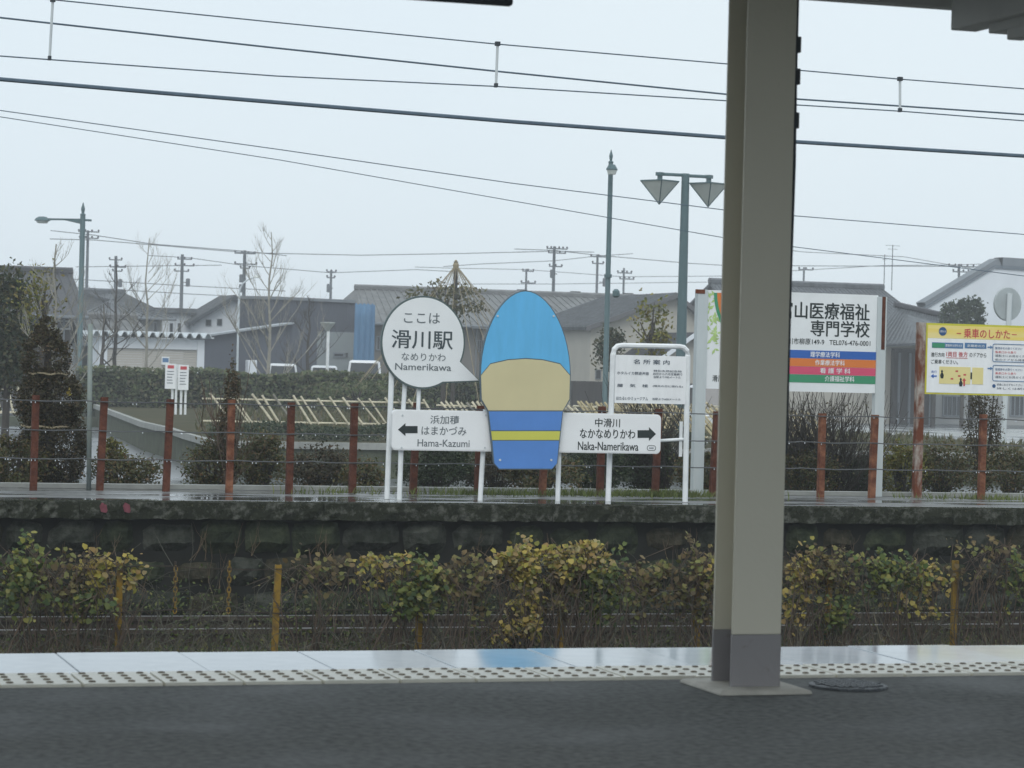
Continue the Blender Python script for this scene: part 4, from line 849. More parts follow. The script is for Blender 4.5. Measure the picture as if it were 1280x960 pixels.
# mirror at right
Y = 58; A = at(1262, 380, Y); k = pxm(Y, 1262); t = thing('traffic_mirror', (at(1252, 570, Y).x, Y, -1), 'round traffic mirror seen from its grey back on a pale pole, right edge', 'traffic mirror')
MB().tube([(at(1253, 570, Y).x, Y, -1), (A.x, Y, A.z+12*k)], 3*k, 8).build('pole', M_GREYP, t)
b = MB(); b.slab([(A.x+17*k*math.cos(i*.2618), A.z+19*k*math.sin(i*.2618)) for i in range(24)], Y+.07, Y+.16); b.build('mirror_back', mat('grey mirror back', (.36, .40, .41), .5, .1), t, bevel=.02)
# bus stop signs
GB = 'pair of bus stop signs'
for (x0, x1, pa_, pb2, y0, y1, lab) in ((206.5, 219.5, 215.5, 220, 454.5, 486, 'white bus stop timetable sign on twin posts, left of the pair'), (222.5, 235.5, 226.5, 232, 456, 487.5, 'white bus stop timetable sign on twin posts, right of the pair')):
    Y = 74; a0, a1, z0, z1 = pbox(x0, y0, x1, y1, Y); k = pxm(Y, 220); t = thing('bus_stop_sign', ((a0+a1)/2, Y, -1), lab, 'bus stop sign', GB)
    MB().box(a0, a1, Y-.03, Y+.03, z0, z1).build('panel', M_WHITE, t); MB().box(a0+2.5*k, a1-2.5*k, Y-.036, Y-.031, z1-6*k, z1-2*k).build('header', M_RED, t)
    for j in range(5): MB().box(a0+2*k, a1-(2+R.uniform(0, 3))*k, Y-.036, Y-.031, z1-(10+3.6*j)*k, z1-(9.2+3.6*j)*k).build('timetable_line', M_INKG, t)
    for px in (pa_, pb2): xx = at(px, 510, Y).x; MB().box(xx-1.3*k, xx+1.3*k, Y+.031, Y+.09, -1, z1-1*k).build('post', M_WTUBE, t)
    MB().box(at(pa_, 500, Y).x, at(pb2, 500, Y).x, Y+.04, Y+.08, -.9, -.82).build('foot_bar', M_DARKM, t)

# ---------------------------------------------------------------- cars
M_CARW = mat('white car paint', (.66, .69, .72), .22, .03, 1, spec=.6); M_TYRE = mat('tyre', (.02, .02, .02), .9, .2); M_LIGHT = mat('red tail lamp', (.35, .02, .02), .2, .1)
def car(px, Y, rot, label, H=1.5, W=1.68, L=3.9, van=False, paint=None, zg=-1):
    P = at(px, 480, Y); t = thing('parked_car', (P.x, Y, zg), label, 'car', 'white cars parked on the plaza'); paint = paint or M_CARW; z0 = zg
    c_, s_ = math.cos(rot), math.sin(rot)
    T = lambda x, y, z: (P.x+c_*x-s_*y, Y+s_*x+c_*y, z0+z)   # x across, y along (front at +y)
    bw = .5*W; 
    st = [(-.5*L, .80, .72, .55), (-.48*L, .93, .9, .95), (-.30*L, .98, .97, .98), (0, .99, 1, 1), (.25*L, .98, .95, 1), (.42*L, .93, .78, .95), (.5*L, .84, .62, .8)]
    b = MB(); n = 10
    for y, wf, hf, bf in st:
        w_ = bw*wf; zb = .32-.10*bf+.08; zh = .42+.48*hf
        ring = [(-w_*.86, zb), (-w_, zb+.12), (-w_*1.0, zh-.18), (-w_*.95, zh-.03), (-w_*.80, zh), (w_*.80, zh), (w_*.95, zh-.03), (w_, zh-.18), (w_, zb+.12), (w_*.86, zb)]
        b.v += [T(x, y, z) for x, z in ring]
    for i in range(len(st)-1):
        for q in range(n): b.f.append((i*n+q, i*n+(q+1) % n, (i+1)*n+(q+1) % n, (i+1)*n+q)); b.mi.append(0)
    b.f += [tuple(range(n)), tuple(range((len(st)-1)*n, len(st)*n))]; b.mi += [0, 0]
    b.build('body', paint, t, smooth=False, bevel=.03)
    ca_ = MB(); zh = .86; r0, r1, f1, f0 = (-.485*L, -.40*L, .12*L, .30*L) if not van else (-.49*L, -.46*L, .30*L, .40*L)
    wb, wt = bw*.92, bw*.76
    vs = [(-wb, r0, zh), (wb, r0, zh), (wb, f0, zh), (-wb, f0, zh), (-wt, r1, H-.04), (wt, r1, H-.04), (wt, f1, H-.04), (-wt, f1, H-.04), (-wt*.8, r1+.12, H), (wt*.8, r1+.12, H), (wt*.8, f1-.1, H), (-wt*.8, f1-.1, H)]
    ca_.add([T(*v) for v in vs], [(0,1,5,4), (1,2,6,5), (2,3,7,6), (3,0,4,7), (4,5,9,8), (5,6,10,9), (6,7,11,10), (7,4,8,11), (8,9,10,11)]); ca_.build('cabin', paint, t, bevel=.05)
    def pane(a, b_, c2, d, name):
        V = [Vector(vs[i]) for i in (a, b_, c2, d)]; m_ = sum(V, Vector())/4; nn = (V[1]-V[0]).cross(V[3]-V[0]).normalized()
        if nn.dot(m_-Vector((0, 0, 1))) < 0: nn = -nn
        Q = [m_+(v-m_)*.86+nn*.012 for v in V]; Q2 = [q-nn*.02 for q in Q]
        MB().add([T(*q) for q in Q+Q2], [(0,1,2,3), (4,5,6,7), (0,1,5,4), (1,2,6,5), (2,3,7,6), (3,0,4,7)]).build(name, M_PANE, t)
    pane(0, 1, 5, 4, 'rear_window'); pane(1, 2, 6, 5, 'side_window'); pane(2, 3, 7, 6, 'windscreen'); pane(3, 0, 4, 7, 'side_window')
    for x in (-bw+.08, bw-.08):
        for y in (-.31*L, .31*L):
            w_ = MB(); 
            for xo in (-.09, .09): w_.v += [T(x+xo, y+.30*math.cos(i*.3927), .30+.30*math.sin(i*.3927)) for i in range(16)]
            w_.f += [(i, (i+1) % 16, 16+(i+1) % 16, 16+i) for i in range(16)]+[tuple(range(16)), tuple(range(16, 32))]; w_.mi = [0]*len(w_.f); w_.build('wheel', M_TYRE, t)
    for x in (-bw*.80, bw*.80): q = MB(); q.add([T(x+dx, y, z) for y in (-.49*L-.03, -.47*L) for dx, z in ((-.1, .68), (.1, .68), (.1, .98), (-.1, .98))], [(0,1,2,3), (4,5,6,7), (0,1,5,4), (1,2,6,5), (2,3,7,6), (3,0,4,7)]); q.build('tail_lamp', M_LIGHT, t)
    q = MB(); q.add([T(dx, y, z) for y in (-.5*L-.02, -.5*L+.02) for dx, z in ((-.17, .58), (.17, .58), (.17, .75), (-.17, .75))], [(0,1,2,3), (4,5,6,7), (0,1,5,4), (1,2,6,5), (2,3,7,6), (3,0,4,7)]); q.build('number_plate', M_WHITE, t)
    q = MB(); q.add([T(dx, y, z) for y in (-.505*L-.02, -.49*L) for dx, z in ((-bw*.86, .34), (bw*.86, .34), (bw*.88, .52), (-bw*.88, .52))], [(0,1,2,3), (4,5,6,7), (0,1,5,4), (1,2,6,5), (2,3,7,6), (3,0,4,7)]); q.build('bumper', paint, t, bevel=.02)
car(889, 75, -.25, 'white hatchback seen from behind beneath the advertising hoarding', H=1.66, zg=-.88)
qa, qb = at(250, 470, 100).x, at(640, 470, 100).x
struct(MB().box(qa, qb, 94, 106, -1.02, -.52).build('car_park', M_PLAZA))
car(352, 99, -.2, 'white car roof showing above the hedge below the bare tree', H=1.60, W=1.3, van=True, zg=-.52)
car(405, 101, -.24, 'white car roof above the hedge at the foot of the funnel lamp', H=1.56, W=1.3, van=True, zg=-.52)
car(455, 96, -.25, 'white van with dark windows above the hedge left of the round sign', H=1.80, W=1.48, van=True, L=3.4, zg=-.52)

# ---------------------------------------------------------------- bamboo fence
def bamboo(x0, x1, Y0, Y1, ytop, ymid, ybot, n, slant, label, group='bamboo lattice fences', m=None):
    A, B = at(x0, ybot, Y0), at(x1, ybot, Y1); zt = at((x0+x1)/2, ytop, (Y0+Y1)/2).z; zm = at((x0+x1)/2, ymid, (Y0+Y1)/2).z; zb = at((x0+x1)/2, ybot, (Y0+Y1)/2).z
    t = thing('bamboo_fence', ((A.x+B.x)/2, (Y0+Y1)/2, -.39), label, 'fence', group); D = Vector((B.x-A.x, Y1-Y0, 0)); L = D.length; D.normalize()
    for z in (zb, zm): MB().tube([Vector((A.x, Y0, z)), Vector((B.x, Y1, z))], .022, 5).build('rail', M_BAMB, t)
    k = pxm((Y0+Y1)/2, (x0+x1)/2)
    for i in range(n):
        u = (i+.5+R.uniform(-.28, .28))/n; p = Vector((A.x, Y0-.05, zt+R.uniform(-.06, .03)))+D*L*u; q = Vector((p.x, p.y, zb-.03))+D*(slant*k+R.uniform(-.08, .08))
        MB().tube([p, q], .027+R.uniform(-.005, .005), 5).build('stake', m or (M_BAMB if i % 9 != 5 else M_TWIGP), t)
    for i in range(max(2, int(L/2.5))):
        u = (i+.5)/max(2, int(L/2.5)); p = Vector((A.x, Y0+.05, zb+.1))+D*L*u; MB().tube([Vector((p.x, p.y, -.45)), p], .03, 5).build('support', M_TWIGD, t)
bamboo(252, 532, 62, 62, 495, 501, 528.5, 17, 26, 'bamboo fence of slanting stakes between the bare topiary pole and station board')
bamboo(716, 1010, 58, 50, 508, 514, 545, 44, 52, 'dense slanting bamboo fence behind the right arrow end of the station board', m=mat('weathered bamboo', (.40, .34, .20), .7, .3, 3))
bamboo(716, 900, 66, 72, 503, 508, 522, 24, 34, 'second bamboo fence row behind the dense one, right of the cutout board', m=MATS['weathered bamboo'])
bamboo(545, 720, 66, 64, 503, 509, 530, 26, 22, 'bamboo fence stretch directly behind the cutout board')
bamboo(-40, 24, 62, 62, 480, 487, 515, 5, 8, 'short bamboo fence with upright slanting stakes at the left edge')
# rope cone over a tree (snow guard)
Y = 80; A = at(570, 327, Y); k = pxm(Y, 570); t = thing('snow_rope_cone', (A.x, Y, -.39), 'cone of straw ropes tied to a central pole above the round sign', 'rope frame')
MB().tube([(A.x, Y, -.4), A], .07, 6).build('pole', M_TWIGD, t); MB().lathe(A, [(.09, -.2), (.10, -.1), (.03, .05)], 8).build('straw_cap', M_ROPE, t)
for i in range(22):
    a = 2*math.pi*(i+.3)/22; r_ = 150*k*R.uniform(.93, 1.05); MB().tube([A+Vector((0, 0, -.1)), (A.x+r_*math.cos(a), Y+r_*math.sin(a), -.38)], .010, 4).build('rope', M_ROPE, t)

# ---------------------------------------------------------------- greenery
L_HEDGE = leafmat('hedge leaves', [(.05, .08, .03), (.08, .11, .045), (.12, .145, .065), (.14, .125, .075)])
L_DARK = leafmat('dark evergreen leaves', [(.020, .036, .018), (.035, .055, .026), (.06, .075, .035)])
L_BROWNG = leafmat('brownish clipped leaves', [(.034, .030, .018), (.055, .044, .025), (.06, .062, .028), (.11, .07, .038)])
L_OLIVE = leafmat('olive shrub leaves', [(.045, .058, .022), (.08, .09, .032), (.12, .105, .04), (.15, .09, .045)])
L_YELG = leafmat('yellow green leaves', [(.08, .10, .02), (.16, .17, .03), (.24, .21, .05), (.11, .08, .03)])
L_VY = leafmat('yellow vine leaves', [(.10, .12, .025), (.26, .23, .04), (.38, .30, .07), (.22, .14, .05), (.34, .31, .15)], .5)
L_VG = leafmat('green vine leaves', [(.030, .052, .018), (.06, .10, .025), (.14, .16, .035), (.24, .22, .05)], .5)
L_VB = leafmat('brown vine leaves', [(.045, .034, .018), (.085, .062, .026), (.17, .12, .055), (.17, .175, .05), (.10, .11, .03)], .6)
L_GRASS = leafmat('wet grass', [(.05, .07, .02), (.09, .11, .03), (.14, .12, .05), (.10, .08, .045)])
L_HAZY = leafmat('mixed evergreen leaves', [(.03, .05, .028), (.055, .07, .035), (.10, .09, .04), (.04, .06, .04)])
def tufts(x0, x1, y0, y1, n, L, seed):        # points for grass
    g_ = np.random.default_rng(seed); return np.c_[g_.uniform(x0, x1, n), g_.uniform(y0, y1, n)]
def grass(name, xy, z, h, w_, m, parent=None, seed=0):
    g_ = np.random.default_rng(seed+3); n = len(xy); hh = g_.uniform(h*.4, h, n); a = g_.uniform(0, 6.28, n); ln = g_.normal(0, .35, (n, 2))*hh[:, None]
    dx, dy = np.cos(a)*w_, np.sin(a)*w_; V = np.zeros((n, 4, 3)); V[:, 0] = np.c_[xy[:, 0]-dx, xy[:, 1]-dy, np.full(n, z)]; V[:, 1] = np.c_[xy[:, 0]+dx, xy[:, 1]+dy, np.full(n, z)]
    V[:, 2] = np.c_[xy+ln*.5+np.c_[dx, dy]*.6, z+hh*.6]; V[:, 3] = np.c_[xy+ln, z+hh]
    b = MB(); b.v = [tuple(v) for v in V.reshape(-1, 3)]; b.f = [(4*i, 4*i+1, 4*i+2, 4*i+3) for i in range(n)]; b.mi = [0]*n; 
    me = bpy.data.meshes.new(name); me.from_pydata(b.v, [], b.f); me.materials.append(m); o = bpy.data.objects.new(name, me); COL.objects.link(o); ORG[o.name] = Vector(); return stuff(o)
# clipped hedge
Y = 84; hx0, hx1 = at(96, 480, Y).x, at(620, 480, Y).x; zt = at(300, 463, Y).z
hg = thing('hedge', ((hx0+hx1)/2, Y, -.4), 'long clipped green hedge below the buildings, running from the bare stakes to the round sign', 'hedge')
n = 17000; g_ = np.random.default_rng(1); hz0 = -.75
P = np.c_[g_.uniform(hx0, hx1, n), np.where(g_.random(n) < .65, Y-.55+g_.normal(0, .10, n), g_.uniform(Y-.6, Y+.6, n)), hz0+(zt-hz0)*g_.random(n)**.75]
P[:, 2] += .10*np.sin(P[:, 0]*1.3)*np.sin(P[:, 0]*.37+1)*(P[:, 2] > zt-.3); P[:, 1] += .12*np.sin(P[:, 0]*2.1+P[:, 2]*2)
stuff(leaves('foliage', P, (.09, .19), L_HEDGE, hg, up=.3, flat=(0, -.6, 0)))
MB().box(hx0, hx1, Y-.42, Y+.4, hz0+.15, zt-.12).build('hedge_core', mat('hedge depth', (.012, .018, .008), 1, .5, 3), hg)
b = MB()
for i in range(60): xx = hx0+(hx1-hx0)*(i+R.random())/60; b.tube([(xx, Y-.2, -1), (xx+R.uniform(-.2, .2), Y-.2, -.3)], .035, 4, cap=False)
stuff(b.build('hedge_stem', M_TWIGD, hg))
# low box hedge on the planter
Y = 52.5; hx0, hx1 = at(262, 540, Y).x, at(880, 540, Y).x; zt = at(400, 531, Y).z
bh = thing('low_hedge', ((hx0+hx1)/2, Y, -.39), 'low dark box hedge along the planter wall beneath the bamboo fence', 'hedge')
n = 9000; P = np.c_[g_.uniform(hx0, hx1, n), Y+g_.normal(0, .32, n), -.38+(zt+.38)*g_.random(n)**.7]; P[:, 2] += .05*np.sin(P[:, 0]*2.3)
stuff(leaves('foliage', P, (.05, .10), L_DARK, bh, up=.4))
# lawn and mound tufts on the planter
xy = np.c_[g_.uniform(pl_poly[0][0], pl_poly[0][0]+22, 9000), g_.uniform(54, 90, 9000)]; xy = xy[(xy[:, 0] > at(246, 500, 62).x/62*xy[:, 1]) & (xy[:, 0] < pl_poly[0][0]+21.8)]
grass('lawn_grass', xy, -.40, .22, .03, leafmat('olive lawn grass', [(.06, .075, .025), (.10, .10, .04), (.14, .11, .06)]), seed=4)
def shrub(name, cx, cyy, rx, ry, Y, n, m, label, cat='shrub', size=(.02, .045), group=None, ncl=60, zb=None, spread=.2, stems=True, depth=None, up=.2, tw=True, sd=None):
    C_ = at(cx, cyy, Y); k = pxm(Y, cx); zb = -.36 if zb is None else zb; sd = sd if sd is not None else int(cx*7+cyy)
    t = thing(name, (C_.x, Y, zb), label, cat, group); RX, RZ = rx*k, ry*k
    stuff(leaves('foliage', clumps((C_.x, Y, C_.z), (RX, depth or min(RX, 1.0), RZ), n, ncl, spread, .7, sd), size, m, t, up=up, seed=sd))
    b = MB()
    g2 = random.Random(sd)
    for i in range(16):
        e = Vector((C_.x+g2.gauss(0, .45)*RX, Y+g2.gauss(0, .4)*min(RX, 1.), C_.z+g2.uniform(-.1, .95)*RZ)); s0 = Vector((C_.x+g2.uniform(-.15, .15)*RX, Y, zb)); b.tube([s0, s0.lerp(e, .5)+Vector((0, 0, .05)), e], [.016*max(1, RX), .011*max(1, RX), .004], 4, cap=False)
    stuff(b.build('stem', M_TWIGD, t)); return t
# clipped dark shrub, three tiers with rope ties
Y = 27.3; C_ = at(62, 520, Y); k = pxm(Y, 62)
t = thing('topiary_shrub', (C_.x, Y, -.36), 'tall dark brownish clipped shrub in tiers tied with straw ropes at left', 'topiary')
P = np.concatenate([clumps((at(x, y, Y).x, Y, at(x, y, Y).z), (rx*k, rx*k*.9, ry*k), n_, nc, .11, .86, s_) for x, y, rx, ry, n_, nc, s_ in ((57, 447, 28, 36, 4600, 150, 1), (63, 502, 40, 38, 11000, 380, 2), (66, 562, 42, 52, 15000, 480, 3), (58, 415, 15, 20, 900, 40, 4))])
stuff(leaves('foliage', P, (.020, .044), L_BROWNG, t, up=.2, seed=9))
MB().tube([(C_.x, Y, -.36), (at(60, 420, Y).x, Y, at(60, 420, Y).z)], [.10, .03], 8).build('trunk', M_TWIGD, t)
for py, rx in ((467, 25), (533, 33)):
    q = at(60, py, Y); MB().tube([(q.x+rx*k*math.cos(a*.3142), Y+rx*k*.95*math.sin(a*.3142), q.z+.01*math.sin(a*2)) for a in range(21)], .011, 5, cap=False).build('straw_rope', M_ROPE, t)
yl = [(at(81+dx, 489+dy, Y).x, Y-1.02*37*k*.88, at(81, 489+dy, Y).z) for dx, dy in ((0, 0), (2, 3), (-2, 4), (1, -4), (3, -1), (-1, 1))]
stuff(leaves('yellow_leaf', yl, (.04, .07), L_VY, t, 'heart'))
# thin wrapped shrub
Y = 27.0; k = pxm(Y, 288)
t = thing('slim_shrub', (at(288, 600, Y).x, Y, -.36), 'narrow brown upright shrub behind the fence post right of the path', 'shrub')
P = np.concatenate([clumps((at(x, y, Y).x, Y, at(x, y, Y).z), (rx*k, rx*k, ry*k), n_, 40, .22, .4, s_) for x, y, rx, ry, n_, s_ in ((289, 495, 8.5, 45, 1300, 1), (287, 550, 16, 45, 1600, 2))])
stuff(leaves('foliage', P, (.02, .045), leafmat('dry brown leaves', [(.04, .035, .02), (.085, .06, .035), (.14, .10, .06), (.06, .07, .03)]), t, seed=3)); b = MB(); twigs(b, (at(288, 600, Y).x, Y, -.36), 16, 1.45, .012, .06, 5, sub=2); stuff(b.build('stem', M_TWIG, t))
GS = 'low shrubs behind the rusty fence'
SH = [(18, 580, 40, 36, L_OLIVE, 'green shrub at the far left edge behind the fence'), (158, 590, 40, 22, L_OLIVE, 'low rounded olive shrub in front of the wet path'), (140, 568, 16, 18, L_YELG, 'small yellowish shrub poking up before the path'), (268, 582, 34, 28, L_OLIVE, 'olive shrub around the foot of the slim brown shrub'), (328, 580, 28, 34, L_OLIVE, 'reddish olive shrub left of the third fence bay'), (402, 588, 36, 28, L_BROWNG, 'brown low shrub before the planter wall'), (455, 596, 26, 20, L_OLIVE, 'small shrub just left of the greeting sign legs'),
      (545, 585, 42, 32, L_DARK, 'dark shrub under the left half of the station board'), (618, 590, 32, 26, L_BROWNG, 'brown shrub beneath the cutout board'), (680, 592, 40, 24, L_OLIVE, 'olive shrub right below the cutout board'), (748, 588, 32, 28, L_DARK, 'dark shrub between board leg and guide frame'), (805, 580, 34, 34, L_DARK, 'dark shrub framed by the place guide legs'), (880, 592, 34, 24, L_OLIVE, 'olive shrub at the left foot of the column'), (1000, 592, 40, 24, L_OLIVE, 'low shrub under the twiggy bushes'), (1075, 595, 30, 22, L_DARK, 'dark low shrub by the right hoarding post'), (1128, 590, 24, 30, L_YELG, 'yellow-green shrub between hoarding and yellow board'), (1178, 588, 30, 30, L_OLIVE, 'olive shrub under the left corner of the yellow board'), (1262, 592, 38, 24, L_OLIVE, 'shrub at the right edge under the yellow board')]
for i, (cx, cyy, rx, ry, m, lab) in enumerate(SH): shrub('shrub', cx, cyy, rx, ry, 27.2+.25*(i % 3), int(rx*ry*4.2), m, lab, group=GS, ncl=64, spread=.22, sd=i+40, size=(.024, .05))
shrub('column_shrub', 1228, 548, 21, 62, 28.2, 4200, L_BROWNG, 'dark pillar-shaped clipped shrub under the yellow board', 'topiary', (.018, .04), ncl=120, spread=.15, depth=.2)
# twiggy vase-shaped bushes
for (cx, sp_, lab, sd_) in ((1003, .30, 'bare twiggy bush right of the column beneath the hoarding', 1), (1050, .32, 'bare twiggy bush left of the right hoarding post', 2), (818, .18, 'dark twiggy bush within the legs of the place guide frame', 3)):
    Y = 27.6; q = at(cx, 605, Y); t = thing('twiggy_bush', (q.x, Y, -.36), lab, 'bush', 'bare twiggy bushes'); b = MB(); twigs(b, (q.x, Y, -.36), 90, 1.5, .009, sp_, sd_, droop=-.02, sub=4); stuff(b.build('twig', M_TWIGD, t))
    g2 = np.random.default_rng(sd_); n = 420; u = g2.random(n)**.7; P = np.c_[q.x+g2.normal(0, .20, n)*(.4+u)*sp_*3.2, Y+g2.normal(0, .2, n)*(.4+u), -.3+u*1.2]; stuff(leaves('foliage', P, (.018, .04), L_BROWNG, t, seed=sd_))
# trees
def tree(name, px, ytop, Y, label, m, seed, lean=0, spread=.5, levels=4, zb=-1., r0=.11, first=.35, nb=9, cat='tree', upb=.75):
    g_ = random.Random(seed); A = at(px, ytop, Y); H = A.z-zb; t = thing(name, (A.x, Y, zb), label, cat, 'bare trees on the plaza')
    tr = MB(); pts = [Vector((A.x+lean*H*(1-i/8)+g_.uniform(-.03, .03)*H*.3, Y, zb+H*i/8)) for i in range(9)]; tr.tube(pts, [r0*(1-.9*i/8)+.008 for i in range(9)], 7); tr.build('trunk', m, t)
    b = MB()
    def br(p, d, l, r, lv):
        q = [p]
        for i in range(3): d = (d+Vector((g_.gauss(0, .12), g_.gauss(0, .12), .10))).normalized(); q.append(q[-1]+d*l/3)
        b.tube(q, [r, r*.8, r*.6, r*.4], 4 if lv > 1 else 3, cap=False)
        if lv:
            for i in range(g_.choice((3, 4))):
                s_ = q[g_.choice((1, 2, 3))]; e = (d+Vector((g_.gauss(0, spread), g_.gauss(0, spread), g_.uniform(0, .4)))).normalized(); br(s_, e, l*g_.uniform(.45, .7), r*.5, lv-1)
    for i in range(nb):
        u = first+(1-first)*(i/nb)**.9; p = pts[0].lerp(pts[-1], u); a = g_.uniform(0, 6.28) if i % 2 else g_.choice((0, math.pi))+g_.gauss(0, .4)
        d = Vector((math.cos(a), math.sin(a), upb)).normalized(); br(p, d, H*.30*(1.15-u), r0*.42*(1.15-u)+.006, levels-2)
    stuff(b.build('crown', m, t)); return t, A
tree('bare_tree', 340, 290, 95, 'tall pale bare tree with upswept branches before the slate building', M_TWIGP, 3, first=.14, nb=20, r0=.08, upb=1.15, levels=5, spread=.38)
tree('bare_tree', 185, 298, 99, 'pale bare sapling standing before the white garage', M_TWIGP, 5, first=.25, nb=14, r0=.07, upb=1.0, spread=.38, levels=5)
tree('bare_tree', 130, 380, 98, 'dark pruned trunk, left one of two before the white garage', M_TWIGD, 6, first=.45, nb=6, r0=.12)
tree('bare_tree', 147, 330, 98, 'dark pruned trunk, right one of two before the white garage', M_TWIGD, 7, first=.3, nb=10, r0=.10, spread=.35)
tree('bare_tree', 387, 372, 98, 'small dark bare tree before the slate wall left of the funnel lamp', M_TWIGD, 8, first=.3, nb=12, r0=.09, levels=5)
tree('bare_tree', 70, 305, 45, 'thin pale bare sapling in front of the dark timber house', M_TWIGP, 9, first=.3, nb=14, r0=.032, spread=.4, levels=5)
def crown(px, py, rx, ry, Y, n, m, label, seed, size=(.12, .24), ncl=60, spread=.2, zb=-1, name='evergreen_tree', cat='tree', group=None):
    C_ = at(px, py, Y); k = pxm(Y, px); t = thing(name, (C_.x, Y, zb), label, cat, group); stuff(leaves('crown', clumps((C_.x, Y, C_.z), (rx*k, rx*k*.7, ry*k), n, ncl, spread, .6, seed), size, m, t, seed=seed))
    b = MB(); b.tube([(C_.x, Y, zb), (C_.x+.05, Y, C_.z)], [.09, .05], 6)
    g_ = random.Random(seed)
    for i in range(9): e = Vector((C_.x+g_.gauss(0, .5)*rx*k, Y+g_.gauss(0, .3)*rx*k, C_.z+g_.uniform(-.4, .9)*ry*k)); b.tube([(C_.x+.03, Y, C_.z-.5*ry*k), e], [.04, .01], 4, cap=False)
    b.build('trunk', M_TWIGD, t); return t
crown(8, 420, 42, 74, 48, 5200, L_HAZY, 'bushy green tree at the left edge in front of the timber house', 3, (.06, .13), 90, .18)
crown(-45, 430, 40, 80, 50, 3000, L_HAZY, 'evergreen tree cut off by the left edge', 5, (.06, .13))
crown(52, 375, 26, 34, 46, 620, L_YELG, 'thin yellowing treetop above the tiered dark shrub', 4, (.05, .10), 30, .3)
crown(1205, 398, 26, 24, 98, 2600, L_DARK, 'round clipped dark evergreen above the yellow board', 6, (.10, .22), 80, .14)
crown(556, 376, 44, 24, 80, 800, leafmat('olive pine needles', [(.05, .06, .02), (.09, .09, .03), (.13, .11, .045)]), 'olive tree inside the rope cone above the round sign', 7, (.09, .2), 60, .22)
crown(812, 412, 22, 36, 56, 620, L_YELG, 'sparse yellowish sapling between the finial lamp and twin lamp', 8, (.07, .14), 26, .24)
crown(763, 440, 20, 26, 66, 1200, L_HAZY, 'small green tree behind the top left corner of the place guide sign', 9, (.07, .14), 40, .2)
crown(445, 495, 60, 18, 78, 1800, L_HEDGE, 'low green mound of shrubs behind the bamboo fence', 10, (.08, .16), 60, .2, zb=-.39, name='garden_shrub', cat='shrub')

# ---------------------------------------------------------------- trackside fence, vines and weeds
YV = 19.25
xv = [-60, 150, 345, 525, 703, 873, 1037, 1195, 1350]
q = at(345, 800, YV); vf = thing('trackside_fence', (q.x, YV, -1.16), 'low fence of ochre yellow posts and wires between the tracks, overgrown with vines', 'fence')
zt = at(345, 700, YV).z
for px in xv:
    p = at(px, 750, YV); b = MB(); l_ = R.uniform(-.03, .03); zz = zt+R.uniform(-.04, .02)
    b.box(0, .044, 0, .006, 0, 1); b.box(0, .006, .006, .04, 0, 1); b.box(.038, .044, .006, .04, 0, 1)
    b.v = [(p.x-.026+x+l_*z, YV+y, -1.17+z*(zz+1.17)) for x, y, z in b.v]; b.build('fence_post', M_YEL, vf)
for dz in (.06, .38):
    pts = [(at(-100, 750, YV).x+.2*i, YV-.012, zt-dz+.012*math.sin(i*.9)+R.uniform(-.01, .01)) for i in range(48)]; MB().tube(pts, .005, 4).build('fence_wire', M_RUSTR, vf)
for px in (220, 287):
    Y = 23.0; p = at(px, 702, Y); z1_ = at(px, 766, Y).z; t = thing('yellow_chain', (p.x, Y, -1.16), 'short yellow chain upright against the stone wall, %s of two' % ('left' if px < 250 else 'right'), 'chain', 'yellow chains by the stone wall')
    n = int((p.z-z1_)/.045)
    for i in range(n):
        z = z1_+.045*(i+.5); u = i % 2; pts = [(p.x+(0 if u else .016*math.cos(a*.785)), Y+(.016*math.cos(a*.785) if u else 0), z+.030*math.sin(a*.785)) for a in range(9)]; MB().tube(pts, .006, 4, cap=False).build('link', M_YEL, t)
    MB().tube([(p.x, Y+.03, -1.16), (p.x, Y+.03, p.z)], .010, 5).build('rod', M_RUSTR, t)
VN = [(28, 722, 38, 50, L_VG, 520, 'green vine clump at the far left end of the trackside fence'), (78, 728, 30, 40, L_VB, 200, 'thin brownish vine right of the leftmost green clump'), (132, 716, 36, 30, L_VY, 300, 'yellow vine draped over the leftmost visible yellow post'), (112, 760, 32, 32, L_VG, 260, 'dark green vine below the leftmost yellow clump'), (400, 718, 40, 34, L_VB, 150, 'sparse dry vine right of the second yellow post'), (478, 712, 36, 22, L_VY, 130, 'scattered pale yellow leaves left of the bright green vine'), (524, 735, 38, 42, L_VG, 470, 'bright green vine on the yellow post below the round sign'), (590, 730, 36, 36, L_VB, 300, 'olive brown vine below the left half of the station board'), (648, 705, 27, 30, L_VY, 330, 'yellow vine heaped highest, below the cutout board'), (655, 748, 22, 42, L_VY, 170, 'trail of yellow leaves hanging below the highest vine'), (718, 698, 36, 24, L_VY, 330, 'yellow vine crest on the post below the right arrow board'), (700, 738, 30, 30, L_VB, 220, 'brown and yellow leaves hanging round the post under the crest'), (752, 735, 26, 44, L_VG, 380, 'yellow-green vine trailing down right of the crest'), (808, 730, 34, 30, L_VB, 300, 'orange brown vine left of the column'), (872, 728, 30, 44, L_VB, 380, 'rust-coloured vine on the post just left of the column'), (892, 715, 18, 30, L_VY, 120, 'pale yellow leaves against the left side of the column'), (1000, 735, 20, 46, L_VY, 200, 'yellow brown vine just right of the column'), (1036, 712, 40, 26, L_VB, 330, 'dark brown vine mound right of the column'), (1040, 770, 22, 24, L_VG, 170, 'green tuft at the foot of the post right of the column'), (1110, 715, 44, 30, L_VG, 360, 'dull yellow-green vine between the two right posts'), (1150, 740, 34, 34, L_VY, 160, 'thin yellow vine left of the last yellow post'), (1225, 700, 40, 30, L_VB, 160, 'sparse brown vine right of the last yellow post'), (1275, 722, 24, 36, L_VG, 200, 'green vine cut off by the right edge'), (640, 790, 26, 18, L_VY, 70, 'low yellow sprig near the platform edge below the cutout board')]
